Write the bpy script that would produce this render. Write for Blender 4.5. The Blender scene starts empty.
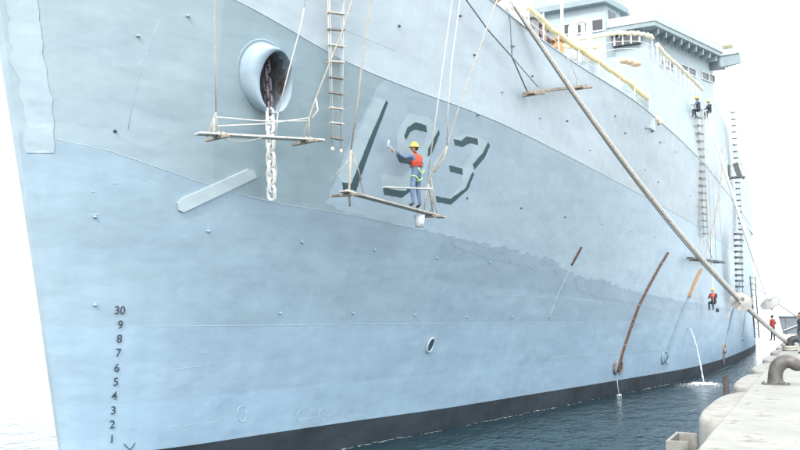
import bpy, bmesh, math, random
from mathutils import Vector, Matrix, Euler
from mathutils.geometry import tessellate_polygon
R=math.radians
random.seed(7)
C=bpy.context.scene.collection
scene=bpy.context.scene

# ------------------------------------------------------------------ camera, sky, sun, exposure
# world frame: +X runs aft along the quay edge, +Y points from the quay to the ship, Z up, water at z=0
cam_d=bpy.data.cameras.new('camera'); cam=bpy.data.objects.new('camera',cam_d); C.objects.link(cam)
cam_d.sensor_width=36; cam_d.lens=36; cam_d.clip_start=.1; cam_d.clip_end=12000
cam.location=(0,0,3.8)
cam.rotation_euler=Euler((R(90)+math.atan(93/800),0,R(27-90)),'XYZ')
scene.camera=cam
SUN_EL,SUN_AZ=R(40),R(190)          # azimuth of the sun seen from the scene, counter-clockwise from +X
w=bpy.data.worlds.new('World'); scene.world=w; w.use_nodes=True
nt=w.node_tree; nt.nodes.clear()
sky=nt.nodes.new('ShaderNodeTexSky'); sky.sky_type='NISHITA'; sky.sun_disc=False
sky.sun_elevation=SUN_EL; sky.sun_rotation=math.pi/2-SUN_AZ
sky.air_density=1.2; sky.dust_density=5.0; sky.ozone_density=1.0; sky.altitude=0
veil=nt.nodes.new('ShaderNodeMix'); veil.data_type='RGBA'; veil.inputs[0].default_value=.7
veil.inputs[7].default_value=(16.5,17.9,19.0,1)      # thin bright overcast veil in front of the blue
bg=nt.nodes.new('ShaderNodeBackground'); bg.inputs[1].default_value=.12
ow=nt.nodes.new('ShaderNodeOutputWorld')
nt.links.new(sky.outputs[0],veil.inputs[6]); nt.links.new(veil.outputs[2],bg.inputs[0]); nt.links.new(bg.outputs[0],ow.inputs[0])
sd=bpy.data.lights.new('sun','SUN'); sd.energy=1.25; sd.angle=R(6); sd.color=(1,.95,.88)
sun=bpy.data.objects.new('sun',sd); C.objects.link(sun)
dv=Vector((math.cos(SUN_EL)*math.cos(SUN_AZ),math.cos(SUN_EL)*math.sin(SUN_AZ),math.sin(SUN_EL)))
sun.rotation_euler=dv.to_track_quat('Z','Y').to_euler(); sun.location=(0,0,60)
scene.view_settings.view_transform='Standard'; scene.view_settings.look='None'
scene.view_settings.exposure=.74; scene.view_settings.gamma=1

# ------------------------------------------------------------------ materials
def mat(name,col,rough=.6,var=.12,scale=3,bump=0,bscale=20,metal=0,streak=0,spec=.5,stain=None,stain_scale=1.2,stain_amt=0,rvar=0):
    m=bpy.data.materials.new(name); m.use_nodes=True; t=m.node_tree; N=t.nodes; Lk=t.links
    b=N['Principled BSDF']; b.inputs['Roughness'].default_value=rough; b.inputs['Metallic'].default_value=metal
    b.inputs['Specular IOR Level'].default_value=spec
    tc=N.new('ShaderNodeTexCoord'); mp=N.new('ShaderNodeMapping'); Lk.new(tc.outputs['Object'],mp.inputs[0])
    if streak: mp.inputs['Scale'].default_value=(1,1,streak)
    n=N.new('ShaderNodeTexNoise'); n.inputs['Scale'].default_value=scale; n.inputs['Detail'].default_value=6; n.inputs['Roughness'].default_value=.6
    Lk.new(mp.outputs[0],n.inputs[0])
    cr=N.new('ShaderNodeValToRGB'); e=cr.color_ramp.elements
    e[0].position=.3; e[1].position=.7
    e[0].color=tuple(max(0,c*(1-var)) for c in col)+(1,); e[1].color=tuple(min(1,c*(1+var)) for c in col)+(1,)
    Lk.new(n.outputs[0],cr.inputs[0]); last=cr.outputs[0]
    if stain:
        n2=N.new('ShaderNodeTexNoise'); n2.inputs['Scale'].default_value=stain_scale; n2.inputs['Detail'].default_value=8; n2.inputs['Roughness'].default_value=.7
        Lk.new(mp.outputs[0],n2.inputs[0])
        r2=N.new('ShaderNodeValToRGB'); r2.color_ramp.elements[0].position=.62-stain_amt*.3; r2.color_ramp.elements[1].position=.72-stain_amt*.2
        Lk.new(n2.outputs[0],r2.inputs[0])
        mx=N.new('ShaderNodeMix'); mx.data_type='RGBA'; Lk.new(r2.outputs[0],mx.inputs[0]); Lk.new(last,mx.inputs[6]); mx.inputs[7].default_value=tuple(stain)+(1,)
        last=mx.outputs[2]
    Lk.new(last,b.inputs['Base Color'])
    if rvar:
        mr=N.new('ShaderNodeMapRange'); mr.inputs[3].default_value=max(0,rough-rvar); mr.inputs[4].default_value=rough+rvar
        Lk.new(n.outputs[0],mr.inputs[0]); Lk.new(mr.outputs[0],b.inputs['Roughness'])
    if bump:
        n3=N.new('ShaderNodeTexNoise'); n3.inputs['Scale'].default_value=bscale; n3.inputs['Detail'].default_value=5
        Lk.new(tc.outputs['Object'],n3.inputs[0]); bp=N.new('ShaderNodeBump'); bp.inputs['Strength'].default_value=1; bp.inputs['Distance'].default_value=bump
        Lk.new(n3.outputs[0],bp.inputs['Height']); Lk.new(bp.outputs[0],b.inputs['Normal'])
    return m
def hull_mat(name,col,var=.05,wear=(.6,.66,.7),wear_amt=.5):
    """ship paint: broad roller patches, faint vertical runs, scuffs, dished plating between the frames"""
    m=bpy.data.materials.new(name); m.use_nodes=True; t=m.node_tree; N=t.nodes; Lk=t.links
    b=N['Principled BSDF']; b.inputs['Roughness'].default_value=.5; b.inputs['Specular IOR Level'].default_value=.42
    tc=N.new('ShaderNodeTexCoord')
    def noise(sc,scale3,det=5,rough=.6):
        mp=N.new('ShaderNodeMapping'); mp.inputs['Scale'].default_value=scale3; Lk.new(tc.outputs['Object'],mp.inputs[0])
        n=N.new('ShaderNodeTexNoise'); n.inputs['Scale'].default_value=sc; n.inputs['Detail'].default_value=det; n.inputs['Roughness'].default_value=rough
        Lk.new(mp.outputs[0],n.inputs[0]); return n.outputs[0]
    def ramp(src,p0,p1,c0,c1):
        r=N.new('ShaderNodeValToRGB'); e=r.color_ramp.elements; e[0].position=p0; e[1].position=p1; e[0].color=c0; e[1].color=c1; Lk.new(src,r.inputs[0]); return r.outputs[0]
    def mix(f,a,c,mode='MIX'):
        x=N.new('ShaderNodeMix'); x.data_type='RGBA'; x.blend_type=mode
        if isinstance(f,float): x.inputs[0].default_value=f
        else: Lk.new(f,x.inputs[0])
        Lk.new(a,x.inputs[6])
        if isinstance(c,tuple): x.inputs[7].default_value=c
        else: Lk.new(c,x.inputs[7])
        return x.outputs[2]
    lo=tuple(c*(1-var) for c in col)+(1,); hi=tuple(min(1,c*(1+var)) for c in col)+(1,)
    base=ramp(noise(.35,(1,1,1.6)),.35,.65,lo,hi)
    runs=ramp(noise(2.2,(1.6,1.6,.12)),.35,.7,(.955,.955,.96,1),(1.03,1.03,1.03,1))
    base=mix(.7,base,runs,'MULTIPLY')
    bands=ramp(noise(.8,(.22,.22,1.3),6,.65),.36,.64,(.90,.905,.92,1),(1.05,1.05,1.04,1))
    base=mix(.75,base,bands,'MULTIPLY')
    sc=ramp(noise(5,(.5,.5,1.1),9,.75),.72,.76,(0,0,0,1),(1,1,1,1))
    m1=N.new('ShaderNodeMath'); m1.operation='MULTIPLY'; m1.inputs[1].default_value=wear_amt; Lk.new(sc,m1.inputs[0])
    base=mix(m1.outputs[0],base,tuple(wear)+(1,))
    sp=ramp(noise(14,(.7,.7,1),4,.6),.735,.755,(0,0,0,1),(1,1,1,1)); zone=ramp(noise(.45,(1,1,1),3),.5,.62,(0,0,0,1),(1,1,1,1))
    mz=N.new('ShaderNodeMath'); mz.operation='MULTIPLY'; Lk.new(sp,mz.inputs[0]); Lk.new(zone,mz.inputs[1])
    base=mix(mz.outputs[0],base,tuple(min(1,c*1.35) for c in wear)+(1,))
    roll_=ramp(noise(1.1,(.5,.5,2.2),2,.4),.49,.5,(.975,.975,.975,1),(1.015,1.015,1.015,1))
    base=mix(.8,base,roll_,'MULTIPLY')
    dk=ramp(noise(3.3,(1,1,1),9,.8),.26,.3,(1,1,1,1),(0,0,0,1))
    m2=N.new('ShaderNodeMath'); m2.operation='MULTIPLY'; m2.inputs[1].default_value=.35; Lk.new(dk,m2.inputs[0])
    base=mix(m2.outputs[0],base,tuple(c*.6 for c in col)+(1,))
    Lk.new(base,b.inputs['Base Color'])
    mr=N.new('ShaderNodeMapRange'); mr.inputs[3].default_value=.38; mr.inputs[4].default_value=.62; Lk.new(noise(1.1,(1,1,.5)),mr.inputs[0]); Lk.new(mr.outputs[0],b.inputs['Roughness'])
    wv=N.new('ShaderNodeTexWave'); wv.wave_type='BANDS'; wv.bands_direction='X'; wv.inputs['Scale'].default_value=.42; wv.inputs['Distortion'].default_value=.6; wv.inputs['Detail'].default_value=1
    Lk.new(tc.outputs['Object'],wv.inputs[0])
    b1=N.new('ShaderNodeBump'); b1.inputs['Distance'].default_value=.005; b1.inputs['Strength'].default_value=.8; Lk.new(wv.outputs['Fac'],b1.inputs['Height'])
    b2=N.new('ShaderNodeBump'); b2.inputs['Distance'].default_value=.06; b2.inputs['Strength'].default_value=.9; Lk.new(noise(.8,(1,1,1.3),3,.45),b2.inputs['Height']); Lk.new(b1.outputs[0],b2.inputs['Normal'])
    Lk.new(b2.outputs[0],b.inputs['Normal'])
    return m
M={}
M['hull']=hull_mat('old_hull_paint',(.34,.43,.48))
M['low']=hull_mat('lower_hull_paint_bounce_lit',(.335,.465,.575))  # mid hull colour lifted to carry light bounced off the water
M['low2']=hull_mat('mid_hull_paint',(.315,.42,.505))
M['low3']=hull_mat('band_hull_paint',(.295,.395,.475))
M['teal']=hull_mat('teal_grey_hull_paint',(.315,.41,.455))
M['hullb']=hull_mat('old_hull_paint_second_coat',(.31,.405,.45))
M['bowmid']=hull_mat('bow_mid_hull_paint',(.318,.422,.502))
M['low1']=hull_mat('lower_mid_hull_paint_bounce_lit',(.325,.442,.54))  # weaker step of the same painted water bounce, blending into the mid hull
M['fresh']=hull_mat('fresh_grey_paint',(.39,.495,.575),.03)
M['upper']=hull_mat('upper_hull_paint',(.42,.49,.535),.03,(.62,.67,.7))
M['pale']=hull_mat('pale_primer_paint',(.385,.475,.535),.03,(.5,.58,.63))
M['pale2']=hull_mat('greenish_primer_paint',(.46,.55,.59),.05,(.6,.66,.7))
M['boot']=hull_mat('boot_topping_paint',(.032,.042,.052),.3,(.15,.18,.19),.8)
M['num']=hull_mat('numeral_white_paint',(.46,.57,.63),.03)
M['shadow']=mat('numeral_shadow_paint',(.042,.09,.108),.5,.12,3)
M['digit']=mat('draft_mark_paint',(.045,.06,.08),.5,.15,8)
M['bead']=mat('weld_bead_paint',(.42,.51,.57),.45,.1,4)
M['house']=hull_mat('deckhouse_paint',(.375,.445,.475),.03,(.5,.56,.58))
M['fascia']=mat('roof_edge_paint',(.40,.45,.46),.5,.05,2)
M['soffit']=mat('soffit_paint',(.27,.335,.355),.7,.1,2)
M['glass']=mat('window_glass',(.02,.025,.03),.08,.3,1.5,spec=.8)
M['frame']=mat('window_frame_paint',(.5,.55,.56),.5,.05,4)
M['white']=mat('white_gloss_paint',(.8,.8,.78),.4,.06,6,stain=(.5,.4,.28),stain_scale=3,stain_amt=.1)
M['yellow']=mat('yellow_canvas',(.86,.74,.44),.85,.12,8,bump=.01,bscale=30)
M['cream']=mat('cream_canvas',(.80,.75,.56),.85,.08,8,bump=.01,bscale=30)
M['orange']=mat('faded_orange_canvas',(.70,.52,.38),.8,.2,8)
M['deck']=mat('deck_paint',(.25,.28,.29),.7,.15,2)
M['rope']=mat('manila_rope',(.50,.45,.38),.9,.25,25,bump=.004,bscale=120)
M['ropew']=mat('pale_nylon_rope',(.74,.73,.69),.8,.12,25,bump=.004,bscale=120)
M['ropeg']=mat('dark_grey_rope',(.14,.15,.15),.85,.2,25,bump=.004,bscale=120)
M['hawser']=mat('weathered_hawser',(.42,.39,.35),.9,.3,9,bump=.01,bscale=60)
M['hawser2']=mat('pale_hawser',(.62,.61,.58),.9,.2,9,bump=.01,bscale=60)
M['plank']=mat('weathered_plank',(.46,.43,.38),.8,.25,9,streak=.3,bump=.003,bscale=40)
M['planka']=mat('paint_splashed_plank',(.56,.56,.53),.75,.25,6,stain=(.25,.2,.15),stain_scale=6,stain_amt=.3)
M['plankd']=mat('dark_wet_plank',(.10,.11,.11),.8,.3,9)
M['horn']=mat('timber_horn',(.30,.26,.21),.85,.3,12)
M['rung']=mat('rung_wood',(.24,.22,.19),.8,.3,12)
M['rungl']=mat('pale_rung_wood',(.50,.47,.42),.8,.3,12)
M['rungd']=mat('black_rung_rubber',(.05,.055,.06),.8,.3,12)
M['rust']=mat('rusted_steel',(.115,.055,.035),.85,.5,14,stain=(.42,.45,.47),stain_scale=7,stain_amt=.12)
M['rust2']=mat('rust_stained_steel',(.22,.15,.12),.85,.5,6,stain=(.45,.47,.47),stain_scale=5,stain_amt=.4)
M['orust']=mat('orange_rust',(.48,.27,.12),.85,.3,8)
M['bluebar']=mat('painted_bar',(.17,.23,.28),.55,.2,8,stain=(.12,.1,.1),stain_scale=10,stain_amt=.2)
M['chainw']=mat('white_painted_chain',(.82,.82,.80),.4,.08,12,stain=(.5,.47,.42),stain_scale=14,stain_amt=.1)
M['chainr']=mat('rusty_chain',(.13,.11,.13),.55,.5,25,metal=.4,stain=(.5,.48,.5),stain_scale=20,stain_amt=.2)
M['hawse']=mat('hawse_inside',(.34,.37,.40),.6,.3,3,stain=(.14,.10,.08),stain_scale=1.6,stain_amt=.5)
M['hawseb']=hull_mat('hawse_bolster_paint',(.37,.47,.55),.03)
M['skin']=mat('skin',(.36,.22,.15),.6,.08,10)
M['hair']=mat('dark_hair',(.02,.016,.012),.7,.2,30)
M['helmet']=mat('yellow_helmet_plastic',(.80,.60,.10),.35,.03,5)
M['vest']=mat('red_orange_vest',(.75,.08,.045),.75,.15,12,bump=.01,bscale=25)
M['denim']=mat('blue_grey_workwear',(.14,.20,.32),.9,.25,10,bump=.012,bscale=16)
M['dark']=mat('dark_workwear',(.045,.05,.07),.9,.25,10,bump=.012,bscale=16)
M['red']=mat('dark_red_jacket',(.30,.04,.04),.85,.2,10,bump=.012,bscale=16)
M['boots']=mat('dark_boot_leather',(.05,.04,.035),.6,.2,12)
M['hivis']=mat('lime_harness_webbing',(.50,.85,.25),.7,.08,12)
M['bucket']=mat('white_paint_bucket',(.75,.78,.8),.45,.12,9,stain=(.30,.33,.5),stain_scale=9,stain_amt=.45)
M['steel']=mat('worn_steel',(.24,.25,.26),.5,.25,10,metal=.3)
M['concrete']=mat('quay_concrete',(.30,.285,.25),.9,.16,1.1,bump=.006,bscale=18,stain=(.21,.185,.15),stain_scale=.9,stain_amt=.22)
M['coping']=mat('quay_coping_concrete',(.31,.30,.27),.9,.16,1.4,bump=.008,bscale=14,stain=(.2,.18,.15),stain_scale=1.6,stain_amt=.22)
M['wallc']=mat('quay_wall_concrete',(.30,.29,.27),.95,.25,1.2,bump=.02,bscale=6,stain=(.12,.12,.11),stain_scale=.7,stain_amt=.5)
M['fender']=mat('cream_fender_block',(.36,.345,.315),.85,.16,2,bump=.006,bscale=9,stain=(.28,.24,.19),stain_scale=1.8,stain_amt=.4)
M['bollard']=mat('worn_bollard_iron',(.115,.11,.105),.55,.35,5,bump=.006,bscale=18,metal=.25,stain=(.19,.16,.13),stain_scale=3,stain_amt=.3)
M['dbollard']=mat('black_bollard_iron',(.06,.06,.065),.5,.35,5,bump=.006,bscale=18,metal=.25)
M['pile']=mat('wet_timber_pile',(.045,.04,.038),.8,.4,5,bump=.01,bscale=12)
M['box']=mat('blue_grey_bin_steel',(.20,.235,.26),.7,.15,2,stain=(.3,.33,.34),stain_scale=2,stain_amt=.3)
M['ratg']=mat('rat_guard_sheet',(.33,.33,.32),.6,.08,4,stain=(.55,.5,.45),stain_scale=3,stain_amt=.2)
M['foam']=mat('white_foam',(.78,.82,.84),.9,.12,9,bump=.02,bscale=20)
def water_mat():
    m=bpy.data.materials.new('harbour_water'); m.use_nodes=True; t=m.node_tree; N=t.nodes; Lk=t.links
    b=N['Principled BSDF']; b.inputs['Base Color'].default_value=(.008,.034,.045,1); b.inputs['Roughness'].default_value=.06; b.inputs['IOR'].default_value=1.333
    tc=N.new('ShaderNodeTexCoord'); prev=None
    for sc,dist,st in ((.55,.16,(1,1.5,1)),(2.2,.07,(1,1.7,1)),(8,.016,(1,1.4,1))):
        mp=N.new('ShaderNodeMapping'); mp.inputs['Scale'].default_value=st; mp.inputs['Rotation'].default_value=(0,0,R(random.uniform(-25,25))); Lk.new(tc.outputs['Object'],mp.inputs[0])
        n=N.new('ShaderNodeTexNoise'); n.inputs['Scale'].default_value=sc; n.inputs['Detail'].default_value=3; Lk.new(mp.outputs[0],n.inputs[0])
        bp=N.new('ShaderNodeBump'); bp.inputs['Distance'].default_value=dist; bp.inputs['Strength'].default_value=1; Lk.new(n.outputs[0],bp.inputs['Height'])
        if prev: Lk.new(prev,bp.inputs['Normal'])
        prev=bp.outputs[0]
    Lk.new(prev,b.inputs['Normal'])
    return m
M['water']=water_mat()
def stream_mat():
    m=bpy.data.materials.new('falling_water'); m.use_nodes=True; t=m.node_tree; b=t.nodes['Principled BSDF']
    b.inputs['Base Color'].default_value=(.8,.86,.9,1); b.inputs['Roughness'].default_value=.25; b.inputs['Transmission Weight'].default_value=.35; b.inputs['IOR'].default_value=1.33
    return m
M['stream']=stream_mat()

# ------------------------------------------------------------------ helpers
def link(name,me,m,parent=None,smooth=False):
    me.name=name
    if m: 
        for mm in (m if isinstance(m,list) else [m]): me.materials.append(mm)
    if smooth:
        for p in me.polygons: p.use_smooth=True
    o=bpy.data.objects.new(name,me); C.objects.link(o)
    if parent: o.parent=parent; o.matrix_parent_inverse=Matrix.Identity(4); shift(o)
    return o
def wloc(o):
    v=Vector((0,0,0))
    while o: v+=Vector(o.location); o=o.parent
    return v
def shift(o):
    """geometry is written in world metres; parents are unrotated empties or meshes, so take their place off"""
    v=wloc(o.parent)
    if v.length>0: o.data.transform(Matrix.Translation(-v))
def fromlists(name,vs,fs,m,parent=None,smooth=False):
    me=bpy.data.meshes.new(name); me.from_pydata([tuple(v) for v in vs],[],fs); me.update()
    return link(name,me,m,parent,smooth)
def frombm(name,bm,m,parent=None,smooth=False,recalc=True):
    if recalc: bmesh.ops.recalc_face_normals(bm,faces=bm.faces)
    me=bpy.data.meshes.new(name); bm.to_mesh(me); bm.free(); return link(name,me,m,parent,smooth)
def thing(name,label,cat,loc=(0,0,0),group=None):
    o=bpy.data.objects.new(name,None); o.empty_display_size=.3; C.objects.link(o); o.location=loc
    o['label']=label; o['category']=cat
    if group: o['group']=group
    return o
def tag(o,label,cat,group=None):
    o['label']=label; o['category']=cat
    if group: o['group']=group
    return o
def struct(o): o['kind']='structure'; return o
def tube_into(bm,pts,r,n=6,cap=True):
    pts=[Vector(p) for p in pts]; rs=r if isinstance(r,(list,tuple)) else [r]*len(pts)
    rings=[]; a=None
    for i,p in enumerate(pts):
        d=(pts[min(i+1,len(pts)-1)]-pts[max(i-1,0)]).normalized()
        if a is None:
            a=d.orthogonal().normalized()
        a=(a-d*a.dot(d)).normalized(); b=d.cross(a)
        rings.append([bm.verts.new(p+(a*math.cos(2*math.pi*k/n)+b*math.sin(2*math.pi*k/n))*rs[i]) for k in range(n)])
    for i in range(len(rings)-1):
        for k in range(n): bm.faces.new((rings[i][k],rings[i][(k+1)%n],rings[i+1][(k+1)%n],rings[i+1][k]))
    if cap:
        bm.faces.new(rings[0][::-1]); bm.faces.new(rings[-1])
def tube(name,pts,r,m,parent=None,n=6):
    bm=bmesh.new(); tube_into(bm,pts,r,n); return frombm(name,bm,m,parent,True)
def sag(a,b,s=.1,n=14):
    a=Vector(a); b=Vector(b)
    return [a.lerp(b,i/n)-Vector((0,0,s*4*(i/n)*(1-i/n))) for i in range(n+1)]
def box_into(bm,c,sx,sy,sz,rot=None,bev=0):
    r=bmesh.ops.create_cube(bm,size=1); vs=r['verts']
    M4=Matrix.Translation(Vector(c))@(rot.to_4x4() if rot else Matrix.Identity(4))@Matrix.Diagonal((sx,sy,sz,1))
    bmesh.ops.transform(bm,matrix=M4,verts=vs)
    if bev:
        es=set(e for v in vs for e in v.link_edges); bmesh.ops.bevel(bm,geom=list(es),offset=bev,segments=1,affect='EDGES')
def box(name,c,sx,sy,sz,m,parent=None,rot=None,bev=0):
    bm=bmesh.new(); box_into(bm,c,sx,sy,sz,rot,bev); return frombm(name,bm,m,parent)
def frame(a,b,upv=(0,0,1)):
    """rotation whose X runs a->b and Z is as near up as possible"""
    x=(Vector(b)-Vector(a)).normalized(); y=Vector(upv).cross(x).normalized(); z=x.cross(y)
    return Matrix((x,y,z)).transposed()
def beam(name,a,b,wd,h,m,parent=None,bev=0):
    a=Vector(a); b=Vector(b)
    return box(name,(a+b)/2,(b-a).length,wd,h,m,parent,frame(a,b),bev)
def cyl_into(bm,a,b,r1,r2=None,n=16):
    tube_into(bm,[a,b],[r1,r2 if r2 is not None else r1],n)
def sphere_into(bm,c,rx,ry,rz,u=12,v=8,rot=None):
    r=bmesh.ops.create_uvsphere(bm,u_segments=u,v_segments=v,radius=1)
    bmesh.ops.transform(bm,matrix=Matrix.Translation(Vector(c))@(rot.to_4x4() if rot else Matrix.Identity(4))@Matrix.Diagonal((rx,ry,rz,1)),verts=r['verts'])
def dup(root,delta,label):
    r=root.copy(); C.objects.link(r); r.location=Vector(root.location)+Vector(delta); r['label']=label
    for ch in list(root.children):
        c=ch.copy(); C.objects.link(c); c.parent=r
        for g in list(ch.children):
            d=g.copy(); C.objects.link(d); d.parent=c
    return r

# ------------------------------------------------------------------ water, quay
struct(fromlists('sea_water',[(-4000,-4000,0),(6000,-4000,0),(6000,6000,0),(-4000,6000,0)],[(0,1,2,3)],M['water']))
QE=1.36; QZ=2.2                                   # quay edge, quay top
bm=bmesh.new(); box_into(bm,(160,-60-.6,-1.45),400,120,6.9); quay=struct(frombm('quay',bm,M['wallc']))
# pavement slabs with open joints
X0=-6
slab=bmesh.new(); box_into(slab,(0,0,0),5.96,5.96,.198,None,.015); sm=bpy.data.meshes.new('pavement_slab'); slab.to_mesh(sm); slab.free(); sm.materials.append(M['concrete'])
for i in range(18):
    for j in range(5):
        if j>2 and i>10: continue
        o=bpy.data.objects.new('pavement_slab',sm); C.objects.link(o); o.parent=quay
        o.location=(X0+3+6*i,QE-1.5-3-6*j,QZ-.1+random.uniform(-.004,.004)); o.rotation_euler=(random.uniform(-.0006,.0006),random.uniform(-.0006,.0006),0)
far=bmesh.new(); box_into(far,(102+130,-60+QE-1.5,QZ-.1),260,120,.2); o=frombm('far_pavement',far,M['concrete'],quay)
near=bmesh.new(); box_into(near,(48,-31.5-30+QE,QZ-.1),108,60,.2); frombm('back_pavement',near,M['concrete'],quay)
# coping along the edge, rounded arris
cop=bmesh.new(); box_into(cop,(0,0,0),2.98,1.46,.62,None,.05); cm=bpy.data.meshes.new('coping_block'); cop.to_mesh(cm); cop.free(); cm.materials.append(M['coping'])
for i in range(60):
    o=bpy.data.objects.new('coping_block',cm); C.objects.link(o); o.parent=quay
    o.location=(X0+1.5+3*i,QE-.74+random.uniform(-.008,.008),QZ-.3+random.uniform(-.004,.006))
# rounded concrete fender blocks standing out of the quay wall
def fender_block(x0,x1,out,i):
    n=18; prof=[]; L=x1-x0
    for k in range(n+1):
        t=k/n; s=abs(2*t-1); y=out*(1-max(0,(s-.15)/.85)**2.6)**.6 if s>.15 else out
        prof.append((x0+L*t,QE+max(y,0)))
    bm=bmesh.new(); lv=[(-.6,0),(QZ-.30,0),(QZ-.17,.015),(QZ-.10,.06),(QZ-.07,.14)]
    rings=[]
    for z,inn in lv:
        cx=(x0+x1)/2; ring=[]
        for (x,y) in prof:
            f=1-inn*1.2
            ring.append(bm.verts.new((cx+(x-cx)*(1-inn*.35),QE+(y-QE)*f,z)))
        ring.append(bm.verts.new((x1,QE-.05,z))); ring.insert(0,bm.verts.new((x0,QE-.05,z))); rings.append(ring)
    for a,b in zip(rings,rings[1:]):
        for k in range(len(a)-1): bm.faces.new((a[k],a[k+1],b[k+1],b[k]))
    bm.faces.new(rings[-1])
    bm.normal_update(); o=frombm('fender_block',bm,M['fender'],quay,True)
    return o
fx=[(13.8,20.3),(20.95,27.1),(28.0,33.6),(35.2,40.4),(42.6,47.8),(50,55.2),(57.4,62.6),(64.8,70),(72.2,77.4)]
for i,(a,b) in enumerate(fx): fender_block(a,b,.54,i)
bm=bmesh.new(); cyl_into(bm,(20.6,1.86,-1.5),(20.62,1.86,2.42),.075,.07,12); tag(frombm('timber_pile',bm,M['pile'],None,True),'thin dark timber pile standing in the water between the two nearest cream fender blocks','pile')

# ------------------------------------------------------------------ hull form (frames and waterlines)


TC=14.2
def pchip(xs,ys):
    n=len(xs); h=[xs[i+1]-xs[i] for i in range(n-1)]; d=[(ys[i+1]-ys[i])/h[i] for i in range(n-1)]
    m=[d[0]]+[0 if d[i-1]*d[i]<=0 else (h[i-1]+h[i])*3/((2*h[i]+h[i-1])/d[i-1]+(h[i]+2*h[i-1])/d[i]) for i in range(1,n-1)]+[d[-1]]
    def f(x):
        if x<=xs[0]: return ys[0]
        if x>=xs[-1]: return ys[-1]
        i=0
        while x>xs[i+1]: i+=1
        t=(x-xs[i])/h[i]
        return ys[i]*(1+2*t)*(1-t)**2+m[i]*h[i]*t*(1-t)**2+ys[i+1]*t*t*(3-2*t)+m[i+1]*h[i]*t*t*(t-1)
    return f
BW=pchip([0,.12,.5,1.2,2.5,5.5,8.6,14,20.5,29.3,44,60,78,95,110,122,128],[0,.25,.5,.8,1.08,1.42,1.85,2.9,4.0,5.5,7.55,8.25,8.4,8.1,6.6,3.6,.05])
BK=pchip([0,.12,.5,1.5,3.9,7.4,12.3,18,28.5,45,60,80,95,110,122,128],[0,.35,.95,1.9,3.4,4.4,5.55,6.45,7.45,8.2,8.4,8.4,8.25,7.4,5.6,3.5])
BD=pchip([0,.12,.5,2,5,9,13.6,18,26,34,45,60,80,95,110,122,128],[0,.5,1.2,2.8,4.2,5.3,6.2,7.0,8.3,8.7,8.9,8.9,8.9,8.6,7.6,5.6,3.5])
def stem(z): return 12.4-.225*z-.0*z

ZK=pchip([0,2,3.8,5.1,6.8,9.3,12.4,18,28,37,55,80,128],[11.6,11.1,10.74,10.42,10.15,10.02,9.98,9.77,9.56,9.54,9.6,9.6,9.9])
ZD=pchip([0,8,13,16,20,27,34,45,60,80,128],[15,14,13.4,13.1,12.95,12.85,13.0,13.3,13.6,13.8,14])
ZB=pchip([0,3,14,128],[.9,.84,.72,.7])
def half(s,z):
    bw,bk=BW(s),BK(s); zk=ZK(s)
    if z<=0: return bw*(1+z*.06)
    if z<=zk: return bw+(bk-bw)*(z/zk)**1.5
    return bk+(BD(s)-bk)*min(1.0,(z-zk)/(ZD(s)-zk))
def hp(s,z): return (s+stem(z),TC-half(s,z),z)
def hn(s,z):
    e=.05; a=hp(max(s,.06)+e,z); b=hp(max(s,.06)-e,z); zz=z if z<ZD(s)-.1 else ZD(s)-.1; c=hp(s,zz+e); d=hp(s,zz-e)
    u=[a[i]-b[i] for i in range(3)]; v=[c[i]-d[i] for i in range(3)]
    n=(u[1]*v[2]-u[2]*v[1],u[2]*v[0]-u[0]*v[2],u[0]*v[1]-u[1]*v[0])
    l=math.sqrt(sum(q*q for q in n)) or 1
    return tuple(q/l for q in n)
def H(s,z,off=0):
    p=hp(s,z); n=hn(s,z); return tuple(p[i]+n[i]*off for i in range(3))

ship=thing('naval_ship','long grey naval ship moored alongside with faded 193 on its bow','ship',(0,0,0))
def sheet_pts(s,z,off): return H(s,z,off)
def plate(name,s0,s1,zlo,zhi,m,ds=.45,dz=.45,off=0,parent=None,hole=None):
    nu=max(2,int((s1-s0)/ds)); nv=max(1,int((zhi((s0+s1)/2)-zlo((s0+s1)/2))/dz+.999))
    ss=[s0+(s1-s0)*i/nu for i in range(nu+1)]
    if s0==0: ss=[0,.02,.05,.09,.14,.2,.28,.38,.5,.65,.85]+[.85+(s1-.85)*i/nu for i in range(1,nu+1)]
    vs=[];fs=[]
    for s in ss:
        for j in range(nv+1):
            a,b=zlo(s),zhi(s); vs.append(H(s,a+(b-a)*j/nv,off))
    W=nv+1
    for i in range(len(ss)-1):
        for j in range(nv):
            if hole:
                sc=(ss[i]+ss[i+1])/2; a,b=zlo(sc),zhi(sc); zc=a+(b-a)*(j+.5)/nv
                if hole(sc,zc): continue
            fs.append((i*W+j,(i+1)*W+j,(i+1)*W+j+1,i*W+j+1))
    return fromlists(name,vs,fs,m,parent or ship,True)
LAP_P=[(0.444,7.425),(0.731,7.396),(1.567,7.192),(3.013,6.858),(4.321,6.671),(5.887,6.603),(7.523,6.593),(9.841,6.511),(12.355,6.395),(15.518,6.17),(17.807,6.105),(20.594,5.884),(27.74,5.462),(38.695,5.096),(60.623,4.872)]
LAP=pchip([0]+[p[0] for p in LAP_P]+[128],[LAP_P[0][1]+.2]+[p[1] for p in LAP_P]+[LAP_P[-1][1]])
const=lambda c:(lambda s:c)
MID=lambda s:(ZK(s)+ZD(s))/2
HS0,HZ0=(4.522,9.327)
def hawse_hole(s,z): return ((s-HS0)/.40)**2+((z-HZ0)/.62)**2<1
cols=[0,3.3,4.8,7,12,18,25,33,42,52,63,75,88,103,127.5]
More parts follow.
